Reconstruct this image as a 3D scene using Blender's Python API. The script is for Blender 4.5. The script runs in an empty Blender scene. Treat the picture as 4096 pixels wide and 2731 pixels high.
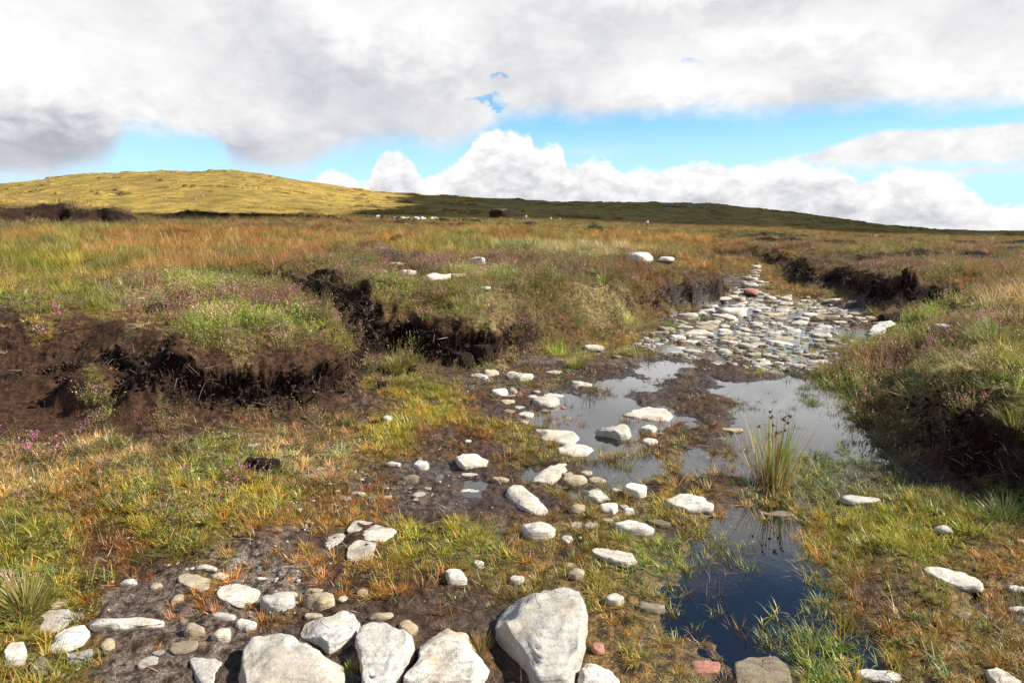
import bpy, math, random
import numpy as np
from mathutils import Vector
random.seed(7)
RNG = np.random.default_rng(7)
scene = bpy.context.scene
COL = scene.collection
CAM_H = 1.6
TILT = math.radians(9.26)      # camera pitched down; eye level falls on the far plain
F = 2731.0                     # focal length in photo pixels (24 mm on full frame)
VS = 4096 / 2352.0
ct, st = math.cos(TILT), math.sin(TILT)
# ------------------------------------------------------------------ helpers
def tag(o, label=None, cat=None, group=None, kind=None):
    if label: o['label'] = label
    if cat: o['category'] = cat
    if group: o['group'] = group
    if kind: o['kind'] = kind
    return o
def ray(px, py):
    cx = (px - 2048) / F; cy = (1365.5 - py) / F
    return cx, ct + cy * st, -st + cy * ct
def on_plane(px, py, z=0.03):
    dx, dy, dz = ray(px, py)
    t = (z - CAM_H) / dz
    return dx * t, dy * t
def zslope(py):
    cy = (1365.5 - np.asarray(py, float)) / F
    return (-st + cy * ct) / (ct + cy * st)
def smooth(x):
    x = np.clip(x, 0, 1); return x * x * (3 - 2 * x)
_T2 = np.random.default_rng(11).random((256, 256)).astype(np.float32)
_T3 = np.random.default_rng(12).random((64, 64, 64)).astype(np.float32)
def vn2(x, y, o=0):
    x = np.asarray(x, float) + o * 17.3; y = np.asarray(y, float) + o * 9.7
    ix = np.floor(x).astype(np.int64); iy = np.floor(y).astype(np.int64)
    fx = x - ix; fy = y - iy
    fx = fx * fx * (3 - 2 * fx); fy = fy * fy * (3 - 2 * fy)
    a = _T2[ix & 255, iy & 255]; b = _T2[(ix + 1) & 255, iy & 255]
    c = _T2[ix & 255, (iy + 1) & 255]; d = _T2[(ix + 1) & 255, (iy + 1) & 255]
    return ((a * (1 - fx) + b * fx) * (1 - fy) + (c * (1 - fx) + d * fx) * fy) * 2 - 1
def fbm2(x, y, octv=4, o=0, gain=.5):
    r = 0; a = 1; s = 0
    for k in range(octv):
        c, n = math.cos(.6 * k), math.sin(.6 * k)
        r = r + a * vn2((x * c - y * n) * 2.03 ** k, (x * n + y * c) * 2.03 ** k, o + k); s += a; a *= gain
    return r / s * 1.6
def vn3(x, y, z, o=0):
    x = x + o * 7.1; y = y + o * 3.3; z = z + o * 5.7
    i = [np.floor(q).astype(np.int64) for q in (x, y, z)]
    f = [q - k for q, k in zip((x, y, z), i)]
    f = [q * q * (3 - 2 * q) for q in f]
    r = 0
    for a in (0, 1):
        for b in (0, 1):
            for c in (0, 1):
                w = (f[0] if a else 1 - f[0]) * (f[1] if b else 1 - f[1]) * (f[2] if c else 1 - f[2])
                r = r + w * _T3[(i[0] + a) & 63, (i[1] + b) & 63, (i[2] + c) & 63]
    return r * 2 - 1
def fbm3(x, y, z, octv=3, o=0, gain=.5):
    r = 0; a = 1; s = 0
    for k in range(octv):
        r = r + a * vn3(x * 2.03 ** k, y * 2.03 ** k, z * 2.03 ** k, o + k); s += a; a *= gain
    return r / s * 1.5
def mesh_from(name, verts, faces, mat=None, smooth_sh=True, link=True, parent=None):
    me = bpy.data.meshes.new(name)
    me.from_pydata([tuple(v) for v in verts], [], faces)
    if mat: me.materials.append(mat)
    if smooth_sh: me.polygons.foreach_set('use_smooth', [True] * len(me.polygons))
    o = bpy.data.objects.new(name, me)
    if link: COL.objects.link(o)
    if parent: o.parent = parent
    return o
def grid_mesh(name, V, nr, nc, mat):
    """V: (nr*nc,3) array"""
    me = bpy.data.meshes.new(name)
    me.vertices.add(nr * nc); me.vertices.foreach_set('co', V.astype(np.float32).ravel())
    i = (np.arange(nr - 1)[:, None] * nc + np.arange(nc - 1)[None, :]).ravel()
    q = np.stack([i, i + 1, i + nc + 1, i + nc], 1).astype(np.int32)
    n = len(q)
    me.loops.add(n * 4); me.loops.foreach_set('vertex_index', q.ravel())
    me.polygons.add(n); me.polygons.foreach_set('loop_start', np.arange(n, dtype=np.int32) * 4)
    me.polygons.foreach_set('loop_total', np.full(n, 4, np.int32))
    me.polygons.foreach_set('use_smooth', np.ones(n, bool))
    me.update(calc_edges=True)
    me.materials.append(mat)
    o = bpy.data.objects.new(name, me); COL.objects.link(o)
    return o
def vattr(o, name, arr):
    a = o.data.attributes.new(name, 'FLOAT', 'POINT'); a.data.foreach_set('value', np.asarray(arr, np.float32).ravel())
def vcolattr(o, name, arr):
    a = o.data.attributes.new(name, 'FLOAT_COLOR', 'POINT')
    c = np.ones((len(arr), 4), np.float32); c[:, :3] = arr; a.data.foreach_set('color', c.ravel())
# ------------------------------------------------------------------ node helper
class NT:
    def __init__(s, tree): s.t = tree; s.n = tree.nodes; s.l = tree.links
    def new(s, typ, **kw):
        n = s.n.new(typ)
        for k, v in kw.items(): setattr(n, k, v)
        return n
    def put(s, sock, v):
        if v is None: return
        if hasattr(v, 'is_linked') or hasattr(v, 'links'): s.l.new(v, sock)
        else:
            if isinstance(v, (tuple, list)) and len(v) == 3 and sock.type == 'RGBA': v = (*v, 1)
            sock.default_value = v
    def m(s, op, a, b=None, c=None, clamp=False):
        n = s.new('ShaderNodeMath', operation=op, use_clamp=clamp)
        s.put(n.inputs[0], a)
        if b is not None: s.put(n.inputs[1], b)
        if c is not None: s.put(n.inputs[2], c)
        return n.outputs[0]
    def mix(s, f, a, b, blend='MIX'):
        n = s.new('ShaderNodeMix', data_type='RGBA', blend_type=blend)
        s.put(n.inputs[0], f); s.put(n.inputs[6], a); s.put(n.inputs[7], b)
        return n.outputs[2]
    def noise(s, vec, scale, detail=4, rough=.55, dist=0, typ='FBM', dim='3D'):
        n = s.new('ShaderNodeTexNoise', noise_dimensions=dim)
        s.put(n.inputs['Vector'], vec); n.inputs['Scale'].default_value = scale
        n.inputs['Detail'].default_value = detail; n.inputs['Roughness'].default_value = rough
        n.inputs['Distortion'].default_value = dist
        return n.outputs['Fac']
    def ramp(s, v, lo, hi, a=0., b=1.):
        n = s.new('ShaderNodeMapRange', interpolation_type='SMOOTHSTEP')
        s.put(n.inputs[0], v); s.put(n.inputs[1], lo); s.put(n.inputs[2], hi); s.put(n.inputs[3], a); s.put(n.inputs[4], b)
        return n.outputs[0]
    def attr(s, name, typ='GEOMETRY'):
        n = s.new('ShaderNodeAttribute', attribute_name=name, attribute_type=typ); return n
    def vmul(s, v, k):
        n = s.new('ShaderNodeVectorMath', operation='MULTIPLY'); s.put(n.inputs[0], v); n.inputs[1].default_value = k
        return n.outputs[0]
    def bump(s, h, strength, dist, normal=None):
        n = s.new('ShaderNodeBump'); n.inputs['Strength'].default_value = strength; n.inputs['Distance'].default_value = dist
        s.put(n.inputs['Height'], h)
        if normal is not None: s.l.new(normal, n.inputs['Normal'])
        return n.outputs[0]
def material(name):
    m = bpy.data.materials.new(name); m.use_nodes = True
    t = NT(m.node_tree); t.n.clear()
    out = t.new('ShaderNodeOutputMaterial')
    return m, t, out
def principled(t, out, **kw):
    p = t.new('ShaderNodeBsdfPrincipled')
    for k, v in kw.items(): t.put(p.inputs[k.replace('_', ' ')], v)
    t.l.new(p.outputs[0], out.inputs['Surface'])
    return p
# ------------------------------------------------------------------ terrain layout (world metres; camera above the origin, looking along +Y)
def P(px, py, z=.03): return on_plane(px, py, z)
LOW = [(-9, -1), (-8.5, 3.2), P(-700, 1900), P(0, 1800), P(300, 1760), P(620, 1730), P(1000, 1705), P(1300, 1690), P(1450, 1630), P(1500, 1560),
       P(1490, 1470), P(1580, 1440), P(1700, 1480), P(1850, 1490), P(2050, 1480), P(2150, 1440), P(2300, 1395), P(2500, 1330),
       P(2700, 1262), P(2800, 1232), P(2900, 1195), (5.1, 16.4), (5.9, 19), (7.3, 24), (9.0, 30), (10.6, 30.5),
       (9.6, 25), (8.7, 21.5), (7.8, 18), P(3300, 1150), P(3400, 1200), P(3500, 1245), P(3620, 1268), P(3900, 1262), P(4000, 1270),
       P(3850, 1292), P(3650, 1302), P(3480, 1325), P(3380, 1370), P(3310, 1450), P(3300, 1550), P(3340, 1650),
       P(3420, 1740), P(3600, 1860), P(3800, 1960), P(4096, 2060), P(4500, 2200), (3.2, 2.2), (3.6, -1)]
LOW = np.array(LOW)
def sdist(X, Y, poly):
    X = np.asarray(X, float); Y = np.asarray(Y, float)
    best = np.full(X.shape, 1e9); inside = np.zeros(X.shape, bool)
    n = len(poly)
    for i in range(n):
        x0, y0 = poly[i]; x1, y1 = poly[(i + 1) % n]
        ex, ey = x1 - x0, y1 - y0
        t = np.clip(((X - x0) * ex + (Y - y0) * ey) / (ex * ex + ey * ey + 1e-12), 0, 1)
        dx = X - x0 - t * ex; dy = Y - y0 - t * ey
        best = np.minimum(best, dx * dx + dy * dy)
        if y0 != y1:
            c = ((y0 > Y) != (y1 > Y)) & (X < ex * (Y - y0) / (y1 - y0) + x0)
            inside ^= c
    d = np.sqrt(best)
    return np.where(inside, -d, d)
# fields are interpolated between control points in (X/Y, ln Y)
U0, U1, L0, L1, GN_ = -1.6, 1.6, math.log(.9), math.log(200), 220
_gu = np.linspace(U0, U1, GN_); _gl = np.linspace(L0, L1, GN_)
def field(points, values, power=4):
    pu = np.array([p[0] / max(p[1], .9) for p in points]); pl = np.log(np.array([max(p[1], .9) for p in points]))
    vals = np.array(values, float)
    if vals.ndim == 1: vals = vals[:, None]
    A, B = np.meshgrid(_gu, _gl, indexing='ij')
    num = np.zeros(A.shape + (vals.shape[1],)); den = np.zeros(A.shape)
    for u, l, v in zip(pu, pl, vals):
        d2 = (A - u) ** 2 + ((B - l) * .55) ** 2 + 2e-5
        w = d2 ** (-power / 2)
        num += w[..., None] * v; den += w
    return num / den[..., None]
def sample(fld, X, Y):
    Y = np.maximum(np.asarray(Y, float), .9)
    u = np.clip((np.asarray(X) / Y - U0) / (U1 - U0) * (GN_ - 1), 0, GN_ - 1.001)
    l = np.clip((np.log(Y) - L0) / (L1 - L0) * (GN_ - 1), 0, GN_ - 1.001)
    i = u.astype(int); j = l.astype(int); fu = (u - i)[..., None]; fl = (l - j)[..., None]
    return (fld[i, j] * (1 - fu) * (1 - fl) + fld[i + 1, j] * fu * (1 - fl) + fld[i, j + 1] * (1 - fu) * fl + fld[i + 1, j + 1] * fu * fl)
FACE = [  # px, py of the bank foot; width of the slope in metres; how much of it is bare peat
 (-400, 1850, 2.9, 1), (0, 1800, 2.9, 1), (300, 1760, 2.6, 1), (450, 1745, 2.0, 1), (600, 1730, .9, 1), (800, 1715, .5, 1), (1000, 1705, .38, 1), (1300, 1690, .34, 1), (1480, 1600, .34, 1), (1540, 1460, .5, 1),
 (1700, 1480, .32, 1), (1780, 1488, .34, 1), (1950, 1485, .3, 1), (2070, 1478, .34, 1), (2130, 1450, .5, .7), (2180, 1432, .5, .8), (2230, 1415, .8, .2), (2330, 1388, 1.1, .05), (2500, 1330, 1.2, .0), (2600, 1300, .9, .1), (2690, 1265, .55, .6), (2740, 1250, .6, .3),
 (2800, 1232, .3, 1), (2900, 1195, .25, 1), (2960, 1150, .25, 1), (2955, 1080, .5, .8), (2900, 1030, .8, .4),
 (3010, 1030, .9, .2), (3100, 1090, .8, .5), (3216, 1163, .75, .8), (3300, 1150, .5, 1), (3400, 1200, .4, 1), (3500, 1245, .35, 1), (3620, 1268, .3, 1), (3900, 1262, .3, 1),
 (3650, 1302, 1.4, .1), (3480, 1325, 1.3, .1), (3380, 1370, 1.5, 0), (3310, 1450, 1.5, .0), (3300, 1550, 1.4, .0), (3340, 1650, 1.3, .0), (3420, 1740, 1.2, .05),
 (3560, 1840, 1.0, .25), (3680, 1900, .6, .8), (3850, 1975, .5, 1), (4096, 2060, .5, .9), (4500, 2200, .5, .9)]
FACEF = field([P(a, b) for a, b, _, _ in FACE], [(c, d) for _, _, c, d in FACE])
LOWOFF = [(2400, 1650, -.04), (2250, 1560, .0), (2350, 1600, -.015), (2100, 1600, .02), (3100, 1600, -.05), (3250, 1700, -.05), (3000, 1560, -.04), (2950, 1830, -.02), (2600, 1850, -.05), (2450, 1840, -.03), (2500, 1530, -.03), (2620, 1460, -.02), (2720, 1390, -.014),
 (2300, 1700, -.02), (2500, 1600, -.035), (2790, 1830, -.03),(2880, 1740, .018),(2860, 1690, .024),(2760, 1640, .018),(2700, 1790, .016),(2690, 1870, .008),(2740, 1760, .014),(2930, 1800, .012),(2580, 1600, .006),(2640, 1540, .014),(2400, 1540, .0),(2480, 1580, -.03), (2700, 1580, .012), (2850, 1480, .014), (2560, 1500, .004), (2980, 1460, .01), (3100, 1480, .006), (2830, 1620, .02), (2760, 1700, .012), (3000, 1640, -.03), (2900, 1540, -.02), (2650, 1740, .006),
 (2900, 1230, -.012), (3050, 1280, -.016), (2650, 1610, -.005), (3000, 1700, -.02), (3180, 1640, -.03), (3200, 1270, -.004), (3300, 1330, -.012), (3000, 1350, -.006), (3150, 1380, -.014), (2750, 1440, .004), (3000, 1450, .0), (2850, 1320, -.014), (2820, 1380, -.006), (3250, 1420, -.006), (3400, 1290, -.004), (3000, 1180, -.005), (2500, 1480, .012), (2620, 1420, .008), (2580, 1560, .01), (2850, 1440, .014), (3050, 1440, .012), (3200, 1480, .01), (2700, 1500, .010), (2950, 1500, .016), (3150, 1530, -.02), (2750, 1360, .006), (2600, 1660, -.02), (3100, 1240, .002), (3200, 1330, .004), (2950, 1290, .004), (3300, 1270, .006), (3120, 1330, -.008),(2850, 1270, -.006), (3080, 1130, .02), (3150, 1180, .05), (3230, 1190, .02), (3030, 1090, .03), (3300, 1215, -.005), (2700, 1320, .03), (2900, 1430, .008),
 (2350, 1470, .05), (2100, 1550, .03), (2200, 1500, .05), (2000, 1640, .02), (1850, 1620, .03), (1700, 1750, .06), (1950, 1720, .04), (2150, 1660, -.006), (2150, 1760, .02), (1500, 2000, .015), (1700, 2000, .012), (1900, 2040, .012), (1750, 1900, .01), (2050, 1880, .014), (2100, 2150, .03), (2300, 2050, .02), (2250, 1900, .02),
 (2600, 1960, .03), (2850, 1950, .03), (2700, 2050, .03), (3000, 2120, -.01), (3100, 2020, -.02), (3150, 1960, -.016), (3080, 2250, -.016), (2900, 2300, -.012), (2850, 2450, -.016), (3000, 2430, -.018), (3200, 2350, -.012), (3280, 2450, .004), (3450, 2480, .006), (3550, 2550, .008), (2760, 2500, -.008), (2650, 2600, .01), (2950, 2650, -.012), (3100, 2550, .002), (3250, 2620, .012), (3900, 2430, -.006), (3700, 2400, .014), (3350, 2300, .004), (2800, 2250, .004), (3350, 1830, -.004), (3250, 1900, .006), (3450, 1950, .015), (3200, 1830, -.02),
 (3600, 2150, .05), (3900, 2250, .05), (3500, 2050, .03), (3350, 2200, .02), (3700, 2680, .03), (2500, 2400, .03), (2450, 2200, .03), (2700, 2200, .02), (2300, 2650, .02), (2000, 2300, .02), (1500, 2400, .035), (1100, 2350, .03), (800, 2500, .035), (300, 2500, .04), (1200, 2650, .03), (1800, 2650, .03),
 (1400, 2150, .05), (1800, 2150, .05), (400, 2300, .06), (100, 2350, .1), (0, 2100, .15), (600, 2050, .13), (1000, 2100, .1), (1300, 1950, .06), (300, 1900, .12), (900, 1850, .12), (1400, 1750, .07), (1550, 1640, .1), (1650, 1520, .08), (1900, 1530, .05)]
LOWF = field([P(a, b) for a, b, _ in LOWOFF], [c for _, _, c in LOWOFF], 3.5)
# height of the open moor either side of the track: table of columns (X/Y) by distance, read from where each distance shows in the photo
_cols = [-1600, 0, 1000, 2000, 3000, 3500, 4096, 5600]
_rowsY = [1, 5, 8, 12, 20, 32, 60, 100, 180]
def _zr(Y, py): return CAM_H + Y * float(zslope(py))
_tab = {
 -1600: [.6, .65, .78, .88, _zr(20, 975), _zr(32, 905), _zr(60, 872), _zr(100, 862), _zr(180, 858)],
 0:     [.6, .68, .80, .88, _zr(20, 975), _zr(32, 905), _zr(60, 874), _zr(100, 864), _zr(180, 860)],
 1000:  [.6, .66, .80, .86, _zr(20, 988), _zr(32, 920), _zr(60, 886), _zr(100, 872), _zr(180, 864)],
 2000:  [.6, .58, .68, .86, _zr(20, 990), _zr(32, 940), _zr(60, 910), _zr(100, 894), _zr(180, 878)],
 3000:  [.6, .55, .55, .80, _zr(20, 1028), _zr(32, 985), _zr(60, 942), _zr(100, 924), _zr(180, 910)],
 3500:  [.6, .55, .50, .86, _zr(20, 1045), _zr(32, 1005), _zr(60, 962), _zr(100, 948), _zr(180, 938)],
 4096:  [.62, .62, .58, .74, _zr(20, 1060), _zr(32, 1010), _zr(60, 972), _zr(100, 958), _zr(180, 950)],
 5600:  [.62, .65, .62, .65, _zr(20, 1060), _zr(32, 1010), _zr(60, 972), _zr(100, 960), _zr(180, 955)]}
_TU = np.array([(c - 2048) / F for c in _cols]); _TL = np.log(np.array(_rowsY, float)); _TZ = np.array([_tab[c] for c in _cols])
def plateau(X, Y):
    Y = np.maximum(Y, 1.0); u = np.clip(X / Y, _TU[0], _TU[-1] - 1e-6); l = np.clip(np.log(Y), _TL[0], _TL[-1] - 1e-6)
    i = np.clip(np.searchsorted(_TU, u, side='right') - 1, 0, len(_TU) - 2); j = np.clip(np.searchsorted(_TL, l, side='right') - 1, 0, len(_TL) - 2)
    a = (u - _TU[i]) / (_TU[i + 1] - _TU[i]); a = a * a * (3 - 2 * a); b = (l - _TL[j]) / (_TL[j + 1] - _TL[j])
    return (_TZ[i, j] * (1 - a) + _TZ[i + 1, j] * a) * (1 - b) + (_TZ[i, j + 1] * (1 - a) + _TZ[i + 1, j + 1] * a) * b
GULLY = [(P(1560, 1500, .03), .03, .35), (P(1480, 1400, .2), .2, .3), (P(1400, 1310, .38), .38, .32), (P(1300, 1235, .52), .52, .4), (P(1180, 1185, .60), .60, .38), (P(1020, 1152, .64), .64, .3), (P(900, 1125, .8), .80, .2)]
BUMPS = [  # px, py, z guess, height, radius
 (1330, 1060, .85, .16, .5), (1480, 1045, .85, .24, .45), (1585, 1010, .9, .30, .38), (1680, 1015, .9, .2, .35), (2100, 1015, .9, .12, .5), (1230, 1090, .85, .12, .5), (1900, 1020, .85, .1, .6), (1350, 1140, .75, .08, .6),
 (385, 1560, .3, .26, .26), (640, 1615, .2, .20, .26), (520, 1240, .7, .14, .35), (760, 1180, .75, .1, .6),
 (430, 938, 1.2, .35, .45), (650, 940, 1.2, .25, .5), (2480, 1040, .8, .1, .8),
 (3580, 1255, .05, .22, .35), (3330, 1180, .08, .16, .7), (3430, 1205, .1, .14, .5), (1640, 1440, .1, .05, .4), (3060, 1150, .05, .06, .5),
 (3700, 1160, .55, .1, .8), (4000, 1240, .6, .12, .6), (3950, 1330, .6, .1, .5), (3450, 1150, .6, .1, .8)]
LEDGES = [  # px0, px1, distance of the cut face, height, run behind, drift
 (-900, 745, 31, 1.0, 9, 4), (-400, 420, 36, .55, 4, 0), (1290, 1440, 40, .5, 6, 0), (1650, 2200, 48, .45, 8, 2), (1930, 2190, 52, .35, 6, 2), (1700, 1960, 80, 1.0, 8, 0), (1500, 1700, 85, .8, 8, 0),
 (2200, 3000, 62, .22, 10, -3), (2700, 3300, 42, .35, 5, 3), (3150, 3700, 27, .3, 4, -3), (3500, 4200, 48, .25, 6, 0), (3300, 4100, 20, .22, 3, 1.5), (2900, 3500, 36, .3, 4, -2), (700, 1250, 46, .35, 6, 0), (3000, 3900, 80, .35, 12, 5), (600, 1500, 78, .7, 8, 0), (3700, 4500, 33, .35, 3, 2)]
def terrain(X, Y, parts=False):
    X = np.asarray(X, float); Y = np.asarray(Y, float)
    d = sdist(X, Y, LOW)
    near = np.clip(12 / np.maximum(Y, 1), .0, 1)
    d = d + .13 * fbm2(X * 1.6, Y * 1.6, 3, 1) * np.clip(near * 1.3, .4, 1) + .05 * fbm2(X * 6, Y * 6, 2, 5)
    wf = sample(FACEF, X, Y)
    w, pt = wf[..., 0], wf[..., 1]
    S = smooth(d / w)
    low = sample(LOWF, X, Y)[..., 0]
    low = low - .004 * smooth((Y - 9.5) / 1.5)
    low = low + .026 * fbm2(X * 3.0, Y * 1.7, 4, 9, .62) + .009 * fbm2(X * 9, Y * 9, 3, 21) * np.clip(8 / np.maximum(Y, 1), .3, 1)
    low = low + .030 * np.maximum(Y - 18, 0)
    top = plateau(X, Y) + .07 * fbm2(X * 1.1, Y * 1.1, 3, 31) * np.clip(Y / 5, .5, 1.6) + .035 * fbm2(X * 3.4, Y * 3.4, 3, 41) + .22 * fbm2(X * .22, Y * .22, 2, 77) * smooth((Y - 14) / 15)
    sh = .8 * S + .2 * smooth((d - .1) / (1.2 + w * .4)); sh = np.where(w > 1.9, S, sh)
    z = low * (1 - sh) + top * sh
    for px, py, zg, h, r in BUMPS:
        bx, by = P(px, py, zg)
        dd = np.sqrt((X - bx) ** 2 + (Y - by) ** 2) / r
        dd = dd + .25 * fbm2(X * 2.5 / r * .4, Y * 2.5 / r * .4, 2, 3)
        z = z + h * smooth(1.35 - dd)
    # the gully between the two hags
    gmask = np.zeros(X.shape)
    for k in range(len(GULLY) - 1):
        (a, za, wa), (b, zb, wb) = GULLY[k], GULLY[k + 1]
        ex, ey = b[0] - a[0], b[1] - a[1]
        t = np.clip(((X - a[0]) * ex + (Y - a[1]) * ey) / (ex * ex + ey * ey), 0, 1)
        dd = np.hypot(X - a[0] - t * ex, Y - a[1] - t * ey) + .08 * fbm2(X * 3, Y * 3, 2, 55)
        fl = za + t * (zb - za); hw = wa + t * (wb - wa)
        cap = fl + .40 * smooth((dd / hw - .3) / 1.5) + np.maximum(dd / hw - 1.3, 0) * 3
        m = z > cap
        gmask = np.where(m, np.maximum(gmask, smooth(1.9 - dd / hw * 1.15)), gmask)
        z = np.where(m, cap, z)
    led = np.zeros(X.shape)
    for px0, px1, yc, h, run, drift in LEDGES:
        u = X / np.maximum(Y, 1) * F + 2048
        t = (u - px0) / (px1 - px0)
        m = smooth(t * 5) * smooth((1 - t) * 5)
        yy = Y - (yc + drift * (t - .5) + (.035 * yc) * fbm2(X * .35, Y * .05, 3, int(yc)) + .5 * fbm2(X * .8, X * 0 + yc, 2, 4))
        hh = h * m * (.45 + .55 * smooth(fbm2(X * 10 / yc, Y * 2 / yc, 3, int(yc) + 7) + .6)) * smooth(yy / .3) * np.exp(-np.maximum(yy, 0) / run)
        z = z + hh
        led = np.maximum(led, np.where((yy > -.25) & (yy < .6), m * np.minimum(1, h * 3), 0))
    if not parts: return z
    face = S * (1 - S) * 4
    return z, dict(S=S, peatface=pt, d=d, w=w, gully=gmask, led=led, low=low, face=face)
def hit(px, py):
    dx, dy, dz = ray(px, py)
    Yt = np.exp(np.linspace(math.log(1.3), math.log(170), 1400))
    t = Yt / dy
    zz = terrain(dx * t, Yt); rz = CAM_H + dz * t
    k = np.argmax(rz <= zz)
    if rz[k] > zz[k]: k = len(Yt) - 1
    if k == 0: return dx * t[0], Yt[0], zz[0]
    a = (rz[k - 1] - zz[k - 1]); b = (zz[k] - rz[k]); f = a / (a + b + 1e-9)
    y = Yt[k - 1] + f * (Yt[k] - Yt[k - 1]); tt = y / dy
    return dx * tt, y, float(CAM_H + dz * tt)
def vhit(vx, vy): return hit(vx * VS, vy * VS)
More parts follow.
